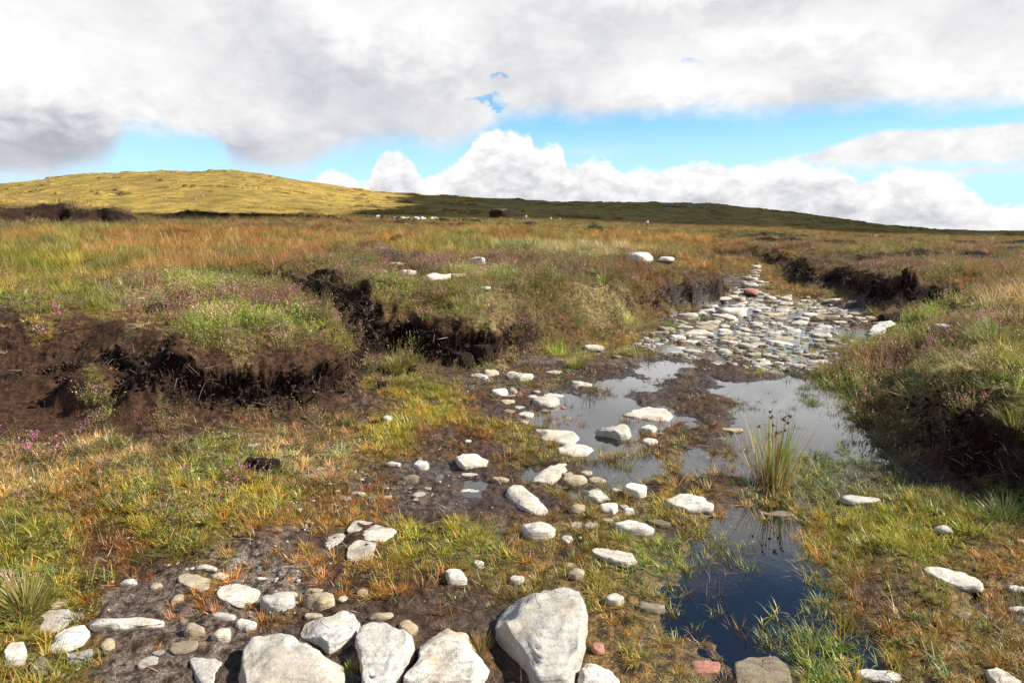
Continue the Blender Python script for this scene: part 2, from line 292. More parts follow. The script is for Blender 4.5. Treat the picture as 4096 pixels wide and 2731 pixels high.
# ------------------------------------------------------------------ vegetation fields (2352-wide view coordinates of the photo)
PAL = dict(O=(.42, .26, .07), Y=(.34, .32, .05), G=(.21, .26, .045), D=(.19, .165, .045), S=(.60, .49, .22), B=(.26, .16, .06), C=(.17, .21, .08), P=(.28, .20, .10), R=(.24, .12, .045))
VEG = [  # vx, vy, short, tall, heather, leafy, tint
 (100,1250,.85,.12,.06,.3,'Y'),(100,1380,1,.3,.15,.6,'Y'),(300,1150,.85,.06,.06,.25,'Y'),(200,1120,.75,.05,.1,.1,'O'),(250,1270,.45,.05,0,.15,'R'),(420,1200,.8,.12,.1,.25,'Y'),(600,1150,1,.04,.1,.3,'Y'),(700,1050,.95,.1,.05,.4,'S'),(500,1050,.95,.1,.05,.4,'G'),(250,1020,.9,.1,0,.7,'S'),(80,1050,.8,.12,.1,.2,'S'),(800,960,.45,.15,0,.1,'B'),
 (950,900,.8,.15,0,.2,'Y'),(900,1000,.9,.12,0,.15,'Y'),(1000,960,.95,0,0,.1,'Y'),(1150,980,.9,0,0,.1,'Y'),(1010,1010,.16,0,0,.02,'R'),(1100,1020,.16,0,0,0,'R'),(850,1180,.55,0,0,.1,'O'),(650,1260,.45,0,0,.02,'O'),(800,1310,.22,0,0,0,'O'),(340,1335,.16,0,0,.08,'R'),(640,1320,.03,0,0,0,'O'),(300,1450,.1,0,0,.02,'O'),(500,1500,.12,0,0,.03,'O'),
 (950,1235,.85,0,0,.04,'Y'),(1080,1235,.85,0,0,.05,'Y'),(1000,1110,.12,0,0,.02,'R'),(980,1155,.02,0,0,0,'R'),(1150,1170,.25,0,0,.05,'R'),(980,1400,.1,0,0,.02,'R'),(850,1370,.3,0,0,.02,'O'),(1100,1430,.35,0,0,.05,'R'),(1240,1300,.5,.05,0,.5,'O'),(1350,1230,.5,.05,0,.12,'O'),(1420,1420,.7,.05,0,.4,'O'),(1500,1270,.6,.08,0,.25,'Y'),(1480,1500,.7,.05,0,.2,'O'),(1600,1200,.5,.05,0,.12,'O'),(1650,1350,.35,0,0,.25,'R'),(1760,1330,.4,.03,0,.5,'G'),(1800,1430,.5,0,0,1,'C'),(1720,1410,.4,0,0,.7,'O'),(1700,1480,.6,.03,0,.6,'R'),(1770,1230,.3,.03,0,.4,'O'),(1850,1260,.4,.06,0,.3,'O'),
 (1950,1200,.7,.15,0,.3,'Y'),(2060,1220,1,.12,0,.35,'Y'),(2200,1200,.85,.15,0,.2,'Y'),(2300,1300,.55,.08,0,.2,'O'),(2000,1400,.5,.12,0,.35,'R'),(2100,1480,.55,.12,0,.4,'O'),(2250,1450,.35,.05,0,.4,'O'),(1900,1530,.85,.25,0,.2,'Y'),(1930,1110,.6,.15,0,.7,'C'),(2010,1060,.7,.2,0,.6,'C'),(1850,1000,.12,0,0,.2,'C'),(1550,1115,.4,.03,0,.05,'O'),(1640,960,.25,0,0,.05,'R'),(1500,900,.06,0,0,0,'R'),(1650,870,.10,0,0,0,'R'),(1400,850,.06,0,0,0,'R'),(1150,930,.05,0,0,.02,'R'),(1300,815,.6,.2,0,.1,'Y'),(1420,795,.7,.1,0,.05,'Y'),(1250,838,.15,0,0,.1,'B'),(1700,760,.08,0,0,0,'Y'),(1720,720,.1,0,0,0,'O'),(1800,745,.3,0,0,0,'O'),(1850,760,.05,0,0,0,'O'),(1650,790,.3,0,0,0,'O'),(1780,800,.45,0,0,0,'Y'),(1900,760,.2,0,0,0,'Y'),(1800,660,.9,.15,0,0,'O'),(1760,640,.8,.1,0,0,'O'),(1850,690,.7,.1,0,0,'O'),(1880,800,.4,.05,0,0,'Y'),(1800,840,.35,.03,0,0,'Y'),(1600,800,.15,0,0,0,'Y'),(1560,760,.3,.1,0,0,'G'),(1650,700,.4,.1,0,0,'G'),(1900,720,.04,0,0,0,'Y'),(1750,610,.7,.2,0,0,'O'),
 (50,860,0,0,0,0,'B'),(180,800,.0,0,0,0,'B'),(250,850,0,0,0,0,'B'),(60,960,0,0,0,0,'B'),(0,760,.03,0,0,0,'S'),(320,770,.03,0,0,0,'S'),(90,730,.25,.05,.25,0,'Y'),(200,690,.9,.35,.2,.2,'Y'),(50,670,.8,.4,.1,.15,'Y'),(330,690,.5,.2,.3,.1,'S'),(440,670,.5,.1,.7,0,'G'),(550,730,.5,.06,.9,0,'G'),(470,760,.35,.06,.9,0,'G'),(680,750,.35,.08,.75,0,'G'),(600,690,.35,.05,.9,0,'P'),(780,765,.4,.3,.5,0,'Y'),(550,815,.35,.05,.3,0,'S'),
 (620,850,0,0,0,0,'B'),(400,840,0,0,0,0,'B'),(750,850,0,0,0,0,'B'),(800,905,.06,0,0,0,'B'),(720,800,.02,0,0,0,'B'),(450,890,0,0,0,0,'B'),(600,920,.25,.12,.25,.08,'B'),
 (215,880,.5,0,.9,0,'G'),(140,880,0,0,0,0,'B'),(290,885,0,0,0,0,'B'),(210,960,.1,0,0,0,'B'),(160,930,0,0,0,0,'B'),(330,880,0,0,0,0,'B'),(120,1000,.1,0,0,0,'B'),(215,835,0,0,0,0,'B'),(500,860,0,0,0,0,'B'),(330,960,.1,0,0,0,'B'),(380,925,.2,0,.6,0,'P'),(720,690,0,0,0,0,'B'),(670,655,.05,.05,.1,0,'B'),(850,730,0,0,0,0,'B'),(740,660,.0,0,.2,0,'B'),
 (820,605,.1,.05,.9,0,'P'),(900,590,.1,.05,.9,0,'P'),(950,630,.2,.1,.8,0,'P'),(900,690,.3,.1,.9,0,'G'),(830,720,.2,.05,.9,0,'P'),(1050,700,.7,.5,.12,.1,'Y'),(1150,710,.8,.35,.1,.1,'S'),(1100,640,.4,.15,.7,0,'G'),(1200,610,.3,.15,.8,0,'P'),(1300,630,.4,.3,.6,0,'P'),(1250,690,.5,.25,.6,0,'D'),(1400,640,.5,.5,.4,0,'D'),(1500,650,.5,.7,.25,0,'B'),(1600,610,.4,.9,.05,0,'O'),(1400,700,.6,.45,.3,0,'S'),(1300,750,.5,.2,.5,0,'B'),(1500,730,.6,.25,.4,0,'B'),(1400,740,.6,.2,.5,0,'S'),
 (1050,800,0,0,0,0,'B'),(950,770,.0,0,.1,0,'B'),(870,770,0,0,0,0,'B'),(1190,765,.1,.0,.3,0,'B'),(1110,750,.3,.1,.3,0,'S'),(1620,690,0,0,0,0,'B'),(1600,700,0,0,0,0,'B'),(1650,670,0,0,0,0,'B'),(1690,645,0,0,0,0,'B'),(1540,700,0,0,.0,0,'B'),(1560,690,.5,.35,.4,0,'D'),
 (100,550,.2,1,0,0,'O'),(300,560,.2,1,0,0,'O'),(600,560,.2,1,0,0,'O'),(900,560,.2,1,0,0,'O'),(1200,545,.2,1,0,0,'O'),(1500,555,.2,1,0,0,'O'),(1000,590,.3,.8,.15,0,'Y'),(700,600,.2,.95,.05,0,'O'),(150,610,.3,.9,0,0,'Y'),(450,620,.2,1,0,0,'O'),(1600,545,.2,1,0,0,'O'),(1350,580,.2,.9,.1,0,'S'),(560,650,.2,.6,.2,0,'G'),
 (100,485,.3,.5,.5,0,'D'),(300,483,.3,.5,.5,0,'D'),(600,500,.3,.7,.1,0,'B'),(1000,500,.3,.6,.1,0,'D'),(1400,510,.3,.7,.1,0,'B'),(1700,535,.4,.6,0,0,'D'),(2000,540,.4,.6,.1,0,'B'),(2200,540,.4,.6,.1,0,'B'),(1400,490,.4,.6,0,0,'D'),
 (1800,565,.3,.5,.5,0,'B'),(2000,575,.3,.5,.4,0,'Y'),(2200,570,.3,.6,.4,0,'B'),(2300,610,.3,.45,.6,0,'P'),(2100,605,.3,.4,.7,0,'P'),(2050,625,.2,.15,1,0,'P'),(1950,590,.2,.2,.9,0,'P'),(2250,660,.4,.5,.5,0,'O'),(2150,640,.3,.3,.8,0,'P'),(2120,715,.3,.3,.7,0,'P'),(2300,730,.4,.6,.3,0,'S'),(2070,780,.4,.2,.7,0,'G'),(2000,840,.7,.35,.4,.1,'O'),(1960,880,.7,.25,.2,.3,'G'),(2150,830,.6,.5,.4,0,'S'),(2300,830,.4,.6,.1,0,'Y'),(2200,900,.6,.45,.25,0,'S'),(2000,930,.6,.3,.2,.4,'B'),(2080,950,.5,.3,.3,.2,'S'),(2080,1000,.3,.15,.2,.2,'B'),(2030,980,.3,.15,.2,.2,'B'),(2150,1060,.03,.02,0,.05,'B'),(2250,1110,.15,.05,.05,.05,'B'),(2320,1000,.5,.5,.2,.1,'G'),(2330,1130,.7,.6,0,.1,'G'),(1950,780,.7,.3,.2,.1,'Y'),
 (2060,668,0,0,0,0,'B'),(2010,645,0,0,0,0,'B'),(1950,622,.0,0,.02,0,'B'),(2130,690,0,0,.0,0,'B'),(1890,600,.05,0,.15,0,'B'),(1920,668,.7,.2,.1,0,'Y'),(1900,640,.4,.2,.3,0,'B'),(1830,610,.3,.2,.5,0,'B'),(2060,720,.6,.3,.4,0,'B')]
_vp = [vhit(v[0], v[1])[:2] for v in VEG]
_keys = list(PAL)
VEGF = field(_vp, [(*v[2:6], *PAL[v[6]]) for v in VEG], 4)
def veg_at(X, Y):
    f = sample(VEGF, X, Y)
    return f[..., :4], f[..., 4:7]
# ------------------------------------------------------------------ ground sheet
def rows_for_ground():
    y = [1.05]; n = 0
    while y[-1] < 190:
        v = y[-1]
        k = .0038 if 3.2 < v < 14 else (.0055 if v < 34 else .007)
        y.append(v * (1 + k))
    return np.array(y)
ROWS = rows_for_ground()
UC = np.concatenate([np.linspace(-1.6, -.84, 60)[:-1], np.linspace(-.84, .84, 1120), np.linspace(.84, 1.6, 60)[1:]])
nr, nc = len(ROWS), len(UC)
YY, UU = np.meshgrid(ROWS, UC, indexing='ij')
XX = UU * YY
ZZ, info = terrain(XX, YY, True)
def normals(V):
    a = np.gradient(V, axis=0); b = np.gradient(V, axis=1)
    n = np.cross(b, a); n /= np.linalg.norm(n, axis=-1, keepdims=True) + 1e-12
    n[n[..., 2] < 0] *= -1
    return n
V = np.stack([XX, YY, ZZ], -1)
Nn = normals(V)
steep = smooth((1 - Nn[..., 2] - .12) / .25)
vd, vt = veg_at(XX, YY)
vegsum = np.clip(vd[..., 0] * .7 + vd[..., 1] + vd[..., 2] + vd[..., 3] * .5, 0, 1.2)
pf = info['peatface'] * smooth(info['S'] * 3) * smooth((.9 - info['S']) * 3)
peat = np.clip(np.maximum(np.maximum(pf * np.clip(info['face'] * 1.5, 0, 1) * smooth(steep * 2 + .0), info['gully'] * .9), info['led']), 0, 1)
edge = fbm2(XX * 5, YY * 5, 3, 61) * .3
peat = np.clip(smooth((peat + edge - .2) / .5), 0, 1)
# rough, undercut peat: push steep faces in and out along their own normals
far = np.clip(9 / np.maximum(YY, 1), .35, 1)
sel = steep * np.clip(peat * 1.3, 0, 1)
disp = .09 * fbm3(XX * 4.5, YY * 4.5, ZZ * 7, 3, 2) + .06 * (np.abs(fbm3(XX * 9, YY * 9, ZZ * 13, 2, 6)) - .3) + .025 * fbm3(XX * 26, YY * 26, ZZ * 26, 2, 8)
S_ = info['S']
lip = .08 * np.exp(-((S_ - .80) / .14) ** 2) - .09 * np.exp(-((S_ - .38) / .2) ** 2)
amt = (disp + lip * info['peatface']) * sel * smooth((27 - YY) / 9) * np.clip(9 / YY, .3, 1)
V2 = V.copy()
V2[..., 0] += Nn[..., 0] * amt; V2[..., 1] += Nn[..., 1] * amt; V2[..., 2] += Nn[..., 2] * amt * .6
# clods and crumbs of loose peat lower down, on the bare slope and in the mud
bare = np.clip(1 - vegsum * 1.6, 0, 1) * (YY < 20)
V2[..., 2] += (.012 * np.abs(fbm2(XX * 11, YY * 11, 3, 71)) + .006 * fbm2(XX * 30, YY * 30, 2, 81)) * bare * np.clip(7 / YY, 0, 1) * (ZZ > .012)
# turf: small cushions under the plants
V2[..., 2] += .035 * np.abs(fbm2(XX * 6.5, YY * 6.5, 2, 91)) * np.clip(vegsum, 0, 1) * info['S'] * (1 - sel)
def zat(X, Y):
    """height of the finished sheet (undisplaced sideways) at X, Y"""
    X = np.asarray(X, float); Y = np.asarray(Y, float)
    r = np.interp(Y, ROWS, np.arange(nr)); c = np.interp(X / Y, UC, np.arange(nc))
    i = np.clip(r.astype(int), 0, nr - 2); j = np.clip(c.astype(int), 0, nc - 2); fr = r - i; fc = c - j
    Z = V2[..., 2]
    return Z[i, j] * (1 - fr) * (1 - fc) + Z[i + 1, j] * fr * (1 - fc) + Z[i, j + 1] * (1 - fr) * fc + Z[i + 1, j + 1] * fr * fc
def gat(A, X, Y):
    r = np.interp(Y, ROWS, np.arange(nr)); c = np.interp(np.asarray(X) / Y, UC, np.arange(nc))
    return A[np.clip(np.round(r).astype(int), 0, nr - 1), np.clip(np.round(c).astype(int), 0, nc - 1)]
# --- material of the ground
gm, t, out = material('moor_ground')
geo = t.new('ShaderNodeNewGeometry'); pos = geo.outputs['Position']
aP = t.attr('peat').outputs['Fac']; aV = t.attr('veg').outputs['Fac']; aW = t.attr('wet').outputs['Fac']; aS = t.attr('sand').outputs['Fac']
aT = t.attr('tint').outputs['Color']; aD = t.attr('dist').outputs['Fac']
n1 = t.noise(pos, 3, 6, .6); n2 = t.noise(pos, 22, 5, .65); n3 = t.noise(pos, 90, 3, .6)
peatc = t.mix(t.ramp(n1, .38, .66), (.012, .008, .006), (.036, .019, .012))
peatc = t.mix(t.ramp(t.m('ADD', n2, t.m('MULTIPLY', t.m('SUBTRACT', n1, .5), .5)), .52, .75, 0, .6), peatc, (.065, .030, .017))
peatc = t.mix(t.ramp(n3, .70, .80, 0, .4), peatc, (.18, .12, .07))
mud = t.mix(t.ramp(n2, .35, .7), (.024, .013, .008), (.080, .041, .023))
mud = t.mix(t.ramp(n3, .60, .74, 0, .5), mud, (.20, .12, .07))
mud = t.mix(t.m('MULTIPLY', aW, .75), mud, (.020, .015, .012))
sand = t.mix(t.ramp(n3, .4, .65), (.12, .10, .085), (.36, .32, .28))
mud = t.mix(t.m('MULTIPLY', aS, t.ramp(n2, .35, .6)), mud, sand)
litter = t.mix(t.ramp(n2, .35, .68), (.028, .018, .008), t.mix(.55, aT, (.09, .045, .02)))
litter = t.mix(t.ramp(n3, .35, .55, .75, 0), litter, (.018, .011, .006))
litter = t.mix(t.ramp(t.noise(t.vmul(pos, (1, .35, 1)), 160, 3, .6), .60, .72, 0, .7), litter, t.mix(.5, aT, (.42, .30, .15)))
farn = t.noise(t.vmul(pos, (1, .25, 1)), .7, 7, .7)
farlit = t.mix(t.ramp(farn, .35, .65), t.mix(.65, aT, (.03, .022, .01)), t.mix(.2, aT, (.1, .06, .03)))
litter = t.mix(aD, litter, farlit)
col = t.mix(t.m('MULTIPLY', aV, t.ramp(n2, .2, .5, .6, 1)), mud, litter)
peatc = t.mix(t.attr('blackpeat_shade').outputs['Fac'], peatc, t.mix(t.ramp(n2, .4, .7), (.005, .004, .004), (.022, .015, .011)))
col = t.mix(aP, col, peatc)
rough = t.m('SUBTRACT', .92, t.m('MULTIPLY', aW, t.ramp(n2, .3, .6, .35, .72)))
hb = t.m('ADD', t.m('MULTIPLY', n2, .7), t.m('MULTIPLY', n3, .3))
nb = t.bump(hb, .9, .03)
p = principled(t, out, Base_Color=col, Roughness=rough, Normal=nb)
t.l.new(t.m('ADD', .12, t.m('MULTIPLY', aW, .35)), p.inputs['Specular IOR Level'])
V2f = V2.reshape(-1, 3)
ground = grid_mesh('ground', V2f, nr, nc, gm); tag(ground, kind='structure')
vattr(ground, 'peat', peat)
vattr(ground, 'blackpeat_shade', smooth((XX - 2.0) / 1.5) * smooth((YY - 7) / 3) * (.75 + .25 * fbm2(XX * 2, YY * 2, 2, 15)) + .45 * smooth((.45 - info['S']) * 4) * smooth(fbm2(XX * 1.5, YY * 1.5, 2, 16) + .5))  # black wet peat on the banks, plus the far right cut's shade as colour
S0 = (1 - info['S']) * (1 - info['gully'])
vegm = smooth((vegsum + .42 * fbm2(XX * 3.5, YY * 3.5, 3, 101) - .16) / .45)
vattr(ground, 'veg', vegm)
wet = np.clip(np.exp(-np.maximum(ZZ, 0) / .022), 0, 1) * S0
wet = np.maximum(wet, (peat * .55) * (fbm2(XX * 2, YY * 2, 2, 19) > .15) * (np.abs(XX - 3.6) < 3))
vattr(ground, 'wet', wet)
sandc = [(640, 1330, .9, 1), (1480, 800, .8, 1), (1560, 790, .9, 1), (1640, 770, .8, 1), (450, 1470, .45, 1), (250, 1520, .5, 1), (900, 1090, .3, 1), (100, 1440, .25, 1), (1700, 700, .7, 1), (1800, 740, .7, 1), (1400, 850, .4, 1), (850, 1120, .4, 1), (1400, 1150, 0, 1), (1000, 1350, .1, 1), (1700, 1450, 0, 1), (1100, 1050, .05, 1), (1700, 900, 0, 1), (2100, 1300, 0, 1), (700, 1400, .5, 1), (1000, 1100, .2, 1), (60, 950, 0, 1), (300, 960, 0, 1), (200, 1100, 0, 1), (50, 1200, 0, 1), (500, 950, 0, 1), (1500, 1000, 0, 1)]
SANDF = field([vhit(a, b)[:2] for a, b, _, _ in sandc], [c for _, _, c, _ in sandc], 4)
vattr(ground, 'sand', sample(SANDF, XX, YY)[..., 0] * S0 * smooth(.6 + fbm2(XX * 2.5, YY * 2.5, 3, 131)))
vattr(ground, 'dist', smooth((YY - 25) / 60))
vcolattr(ground, 'tint', vt.reshape(-1, 3))
# ------------------------------------------------------------------ hills
RID = [(-1900, 800), (-900, 780), (-300, 775), (0, 750), (200, 726), (450, 706), (650, 698), (870, 692), (980, 694), (1100, 706), (1250, 732), (1400, 758), (1550, 775), (1750, 786), (1900, 795), (2200, 812), (2400, 815), (2600, 815), (2800, 818), (2900, 823), (3000, 834), (3150, 852), (3300, 873), (3450, 893), (3600, 909), (3700, 918), (3850, 922), (4000, 927), (4200, 932), (4600, 928), (6400, 930)]
rp = np.array(RID, float)
HU = np.concatenate([np.linspace(-1.6, -.8, 60)[:-1], np.linspace(-.8, .8, 1000), np.linspace(.8, 1.6, 60)[1:]])
HY = np.exp(np.concatenate([np.linspace(math.log(176), math.log(600), 420), np.linspace(math.log(612), math.log(1500), 40)]))
hy, hu = np.meshgrid(HY, HU, indexing='ij')
pxs = hu * F + 2048
ridge = np.interp(pxs, rp[:, 0], rp[:, 1])
base = np.interp(pxs, _cols, [858, 860, 864, 878, 910, 938, 950, 955])
yr = 540 + 40 * np.sin(hu * 5)
t_ = np.clip((hy - 180) / (yr - 180), 0, 1)
zb = 1.6 + 180 * zslope(base); zrg = 1.6 + yr * zslope(ridge)
prof = (1 - np.cos(t_ * math.pi)) * .5
prof = .35 * t_ + .65 * prof
hz = zb + (zrg - zb) * prof
back = np.maximum(hy - yr, 0)
hz = hz - back * .06 - (back / 300) ** 2 * 6
hx = hu * hy
fade = smooth((hy - 180) / 60)
amp = np.clip((zrg - zb) / 30, .25, 1)
hz = hz + fade * amp * (1.2 * fbm2(hx / 70, hy / 55, 3, 3) + .4 * fbm2(hx / 14, hy / 12, 3, 8)) + .18 * fbm2(hx / 3, hy / 3, 2, 5) * fade
cr = 1 - np.abs(fbm2(hx / 55 + .3 * fbm2(hx / 20, hy / 20, 2, 2), hy / 15, 3, 33)) * 9
cr2 = 1 - np.abs(fbm2(hx / 26, hy / 11, 3, 63)) * 14
gate = smooth((fbm2(hx / 40, hy / 30, 2, 44) + .0) * 3)
gate2 = smooth((fbm2(hx / 25, hy / 25, 2, 144) - .1) * 4)
crack = np.clip(np.maximum(cr * gate, cr2 * gate2), 0, 1) * fade * np.clip((hy - 200) / 60, 0, 1)
tv = hy / 34 + 1.5 * fbm2(hx / 70, hy / 60, 3, 203) + .25 * fbm2(hx / 12, hy / 12, 2, 213)
tq = tv - np.floor(tv); tg = smooth((fbm2(hx / 22, hy / 22, 3, 223) - .16) * 5) * fade * np.clip(ridge * 0 + (yr + 30 - hy) / 40, 0, 1)
hz = hz + tg * 1.1 * smooth(tq / .07) * np.exp(-np.maximum(tq - .07, 0) * 5)
crack = np.maximum(crack * .6, tg * .85 * (tq < .045) * (tq > .0))
hz = hz - crack * .5
hz = np.where(hy < 182, hz - .6, hz)
hm, t, out = material('hill_turf')
geo = t.new('ShaderNodeNewGeometry'); pos = geo.outputs['Position']
aC = t.attr('crack').outputs['Fac']
big = t.noise(pos, .018, 4, .6); mid = t.noise(pos, .12, 6, .68); fine = t.noise(pos, .9, 5, .7)
c = t.mix(t.ramp(big, .35, .65), (.31, .22, .05), (.47, .31, .07))
c = t.mix(t.ramp(mid, .40, .62, 0, .85), c, (.155, .12, .035))
c = t.mix(t.ramp(fine, .35, .7, .0, .55), c, (.12, .09, .025))
c = t.mix(t.ramp(t.noise(pos, .05, 5, .6), .56, .68, 0, .55), c, (.17, .09, .04))
c = t.mix(t.ramp(aC, .35, .75), c, (.085, .055, .03))
principled(t, out, Base_Color=c, Roughness=.95, Normal=t.bump(t.m('ADD', fine, mid), .4, 1.0)).inputs['Specular IOR Level'].default_value = .1
hills = grid_mesh('hills', np.stack([hx, hy, hz], -1).reshape(-1, 3), len(HY), len(HU), hm); tag(hills, kind='structure')
vattr(hills, 'crack', crack)
def hzat(X, Y):
    r = np.interp(Y, HY, np.arange(len(HY))); c = np.interp(X / Y, HU, np.arange(len(HU)))
    return float(hz[int(round(float(r))), int(round(float(c)))])
# ------------------------------------------------------------------ land behind and around, below the moor sheet
me_v = [(-3000, -1500, -1.2), (3000, -1500, -1.2), (3000, 4000, -1.2), (-3000, 4000, -1.2)]
o = mesh_from('land', me_v, [(0, 1, 2, 3)], gm, False); tag(o, kind='structure')
# ------------------------------------------------------------------ water
wm, t, out = material('bog_water')
geo = t.new('ShaderNodeNewGeometry')
wn = t.noise(geo.outputs['Position'], 14, 2, .5)
sep = t.new('ShaderNodeSeparateXYZ'); t.l.new(geo.outputs['Position'], sep.inputs[0])
rip = t.noise(geo.outputs['Position'], 9, 3, .6)
nrm = t.bump(wn, .10, .004, t.bump(t.m('MULTIPLY', rip, t.ramp(sep.outputs[1], 8.5, 12)), .6, .05))
fr = t.new('ShaderNodeFresnel'); fr.inputs['IOR'].default_value = 1.5; t.l.new(nrm, fr.inputs['Normal'])
g = t.new('ShaderNodeBsdfGlossy'); g.inputs['Roughness'].default_value = .015; t.l.new(nrm, g.inputs['Normal'])
tr = t.new('ShaderNodeBsdfTransparent'); tr.inputs['Color'].default_value = (.30, .22, .15, 1)
mx = t.new('ShaderNodeMixShader'); t.l.new(t.m('MULTIPLY', fr.outputs[0], 2.0, clamp=True), mx.inputs[0]); t.l.new(tr.outputs[0], mx.inputs[1]); t.l.new(g.outputs[0], mx.inputs[2])
t.l.new(mx.outputs[0], out.inputs['Surface'])
wv = [(-2.6, 1.2, 0), (3.4, 1.2, 0), (3.6, 5), (5.6, 9, 0), (8.5, 13.5, 0), (8.2, 18, 0), (5.0, 18, 0), (1.5, 10.5, 0), (-1.2, 6.8, 0), (-2.4, 4, 0)]
wv = [(a[0], a[1], 0) for a in wv]
o = mesh_from('water', wv, [tuple(range(len(wv)))], wm, False); tag(o, kind='structure')
# ------------------------------------------------------------------ stones
def stone_material(name, base, warm, dark, blotch=.35, grime=0.):
    m, t, out = material(name)
    tc = t.new('ShaderNodeTexCoord'); ob = tc.outputs['Object']
    oi = t.new('ShaderNodeObjectInfo'); rnd = oi.outputs['Random']
    vv = t.new('ShaderNodeVectorMath', operation='ADD'); t.l.new(ob, vv.inputs[0])
    cm = t.new('ShaderNodeCombineXYZ'); r9 = t.m('MULTIPLY', rnd, 9.0)
    for i in range(3): t.l.new(r9, cm.inputs[i])
    t.l.new(cm.outputs[0], vv.inputs[1]); ob = vv.outputs[0]
    n1 = t.noise(ob, 6, 5, .6); n2 = t.noise(ob, 45, 5, .7); n3 = t.noise(t.vmul(ob, (1, 5, 9)), 9, 5, .65, .4); n4 = t.noise(ob, 160, 3, .6)
    c = t.mix(t.ramp(n1, .35, .65), base, warm)
    c = t.mix(t.ramp(n3, .46, .68, 0, .75), c, dark)
    c = t.mix(t.ramp(n2, .46, .70, 0, .6), c, dark)
    c = t.mix(t.ramp(t.noise(ob, 2.2, 5, .7), .50, .66, 0, .7), c, (warm[0] * .62, warm[1] * .55, warm[2] * .45))
    c = t.mix(t.ramp(n4, .55, .75, 0, .45), c, (dark[0] * .5, dark[1] * .5, dark[2] * .5))
    vo = t.new('ShaderNodeTexVoronoi'); vo.inputs['Scale'].default_value = 13; t.l.new(ob, vo.inputs['Vector'])
    spot = t.m('MULTIPLY', t.m('LESS_THAN', t.m('ADD', vo.outputs['Distance'], t.m('MULTIPLY', t.m('SUBTRACT', n2, .5), .35)), .16), t.m('GREATER_THAN', t.noise(ob, 5, 2), .53))
    c = t.mix(t.m('MULTIPLY', spot, blotch), c, (.26, .20, .17))
    # grime where the stone goes into the mud
    geo = t.new('ShaderNodeNewGeometry'); sp = t.new('ShaderNodeSeparateXYZ'); t.l.new(tc.outputs['Object'], sp.inputs[0])
    gr = t.ramp(t.m('ADD', sp.outputs[2], t.m('MULTIPLY', t.m('SUBTRACT', n1, .5), .05)), -.006, .010, .8, grime)
    c = t.mix(gr, c, (.09, .06, .042))
    c = t.mix(1, c, t.mix(rnd, (.82, .80, .76), (1.08, 1.07, 1.05)), 'MULTIPLY')
    cr = t.new('ShaderNodeTexVoronoi', feature='DISTANCE_TO_EDGE'); cr.inputs['Scale'].default_value = 1.9
    wv = t.new('ShaderNodeVectorMath', operation='ADD'); t.l.new(ob, wv.inputs[0]); nn = t.new('ShaderNodeTexNoise'); nn.inputs['Scale'].default_value = 7; nn.inputs['Detail'].default_value = 5
    t.l.new(ob, nn.inputs['Vector']); t.l.new(t.vmul(nn.outputs['Color'], (.35, .35, .35)), wv.inputs[1]); t.l.new(wv.outputs[0], cr.inputs['Vector'])
    crk = t.m('MAXIMUM', t.ramp(cr.outputs['Distance'], .0, .014), t.ramp(t.noise(ob, 2.5, 2), .40, .44))
    c = t.mix(t.m('MULTIPLY', t.m('SUBTRACT', 1, crk), .35), c, (dark[0] * .35, dark[1] * .33, dark[2] * .3))
    h = t.m('ADD', t.m('ADD', t.m('MULTIPLY', n2, .5), t.m('MULTIPLY', n3, .9)), t.m('ADD', t.m('MULTIPLY', n4, .16), t.m('MULTIPLY', crk, .35)))
    principled(t, out, Base_Color=c, Roughness=.88, Normal=t.bump(h, .85, .016)).inputs['Specular IOR Level'].default_value = .25
    return m
SM = dict(w=stone_material('pale_quartzite', (.70, .67, .62), (.66, .60, .50), (.33, .31, .28)),
          g=stone_material('grey_quartzite', (.54, .53, .50), (.58, .55, .49), (.36, .35, .34)),
          y=stone_material('buff_quartzite', (.50, .44, .33), (.45, .37, .25), (.28, .23, .16)),
          o=stone_material('silty_stone', (.34, .31, .23), (.26, .22, .15), (.14, .12, .09), .1, .25),
          r=stone_material('red_sandstone', (.50, .24, .19), (.44, .20, .15), (.26, .13, .10), .1))
_ico = {}
def ico(n):
    if n in _ico: return _ico[n]
    import bmesh
    bm = bmesh.new(); bmesh.ops.create_icosphere(bm, subdivisions=n, radius=1)
    v = np.array([q.co[:] for q in bm.verts]); f = [tuple(q.index for q in p.verts) for p in bm.faces]; bm.free()
    _ico[n] = (v, f); return v, f
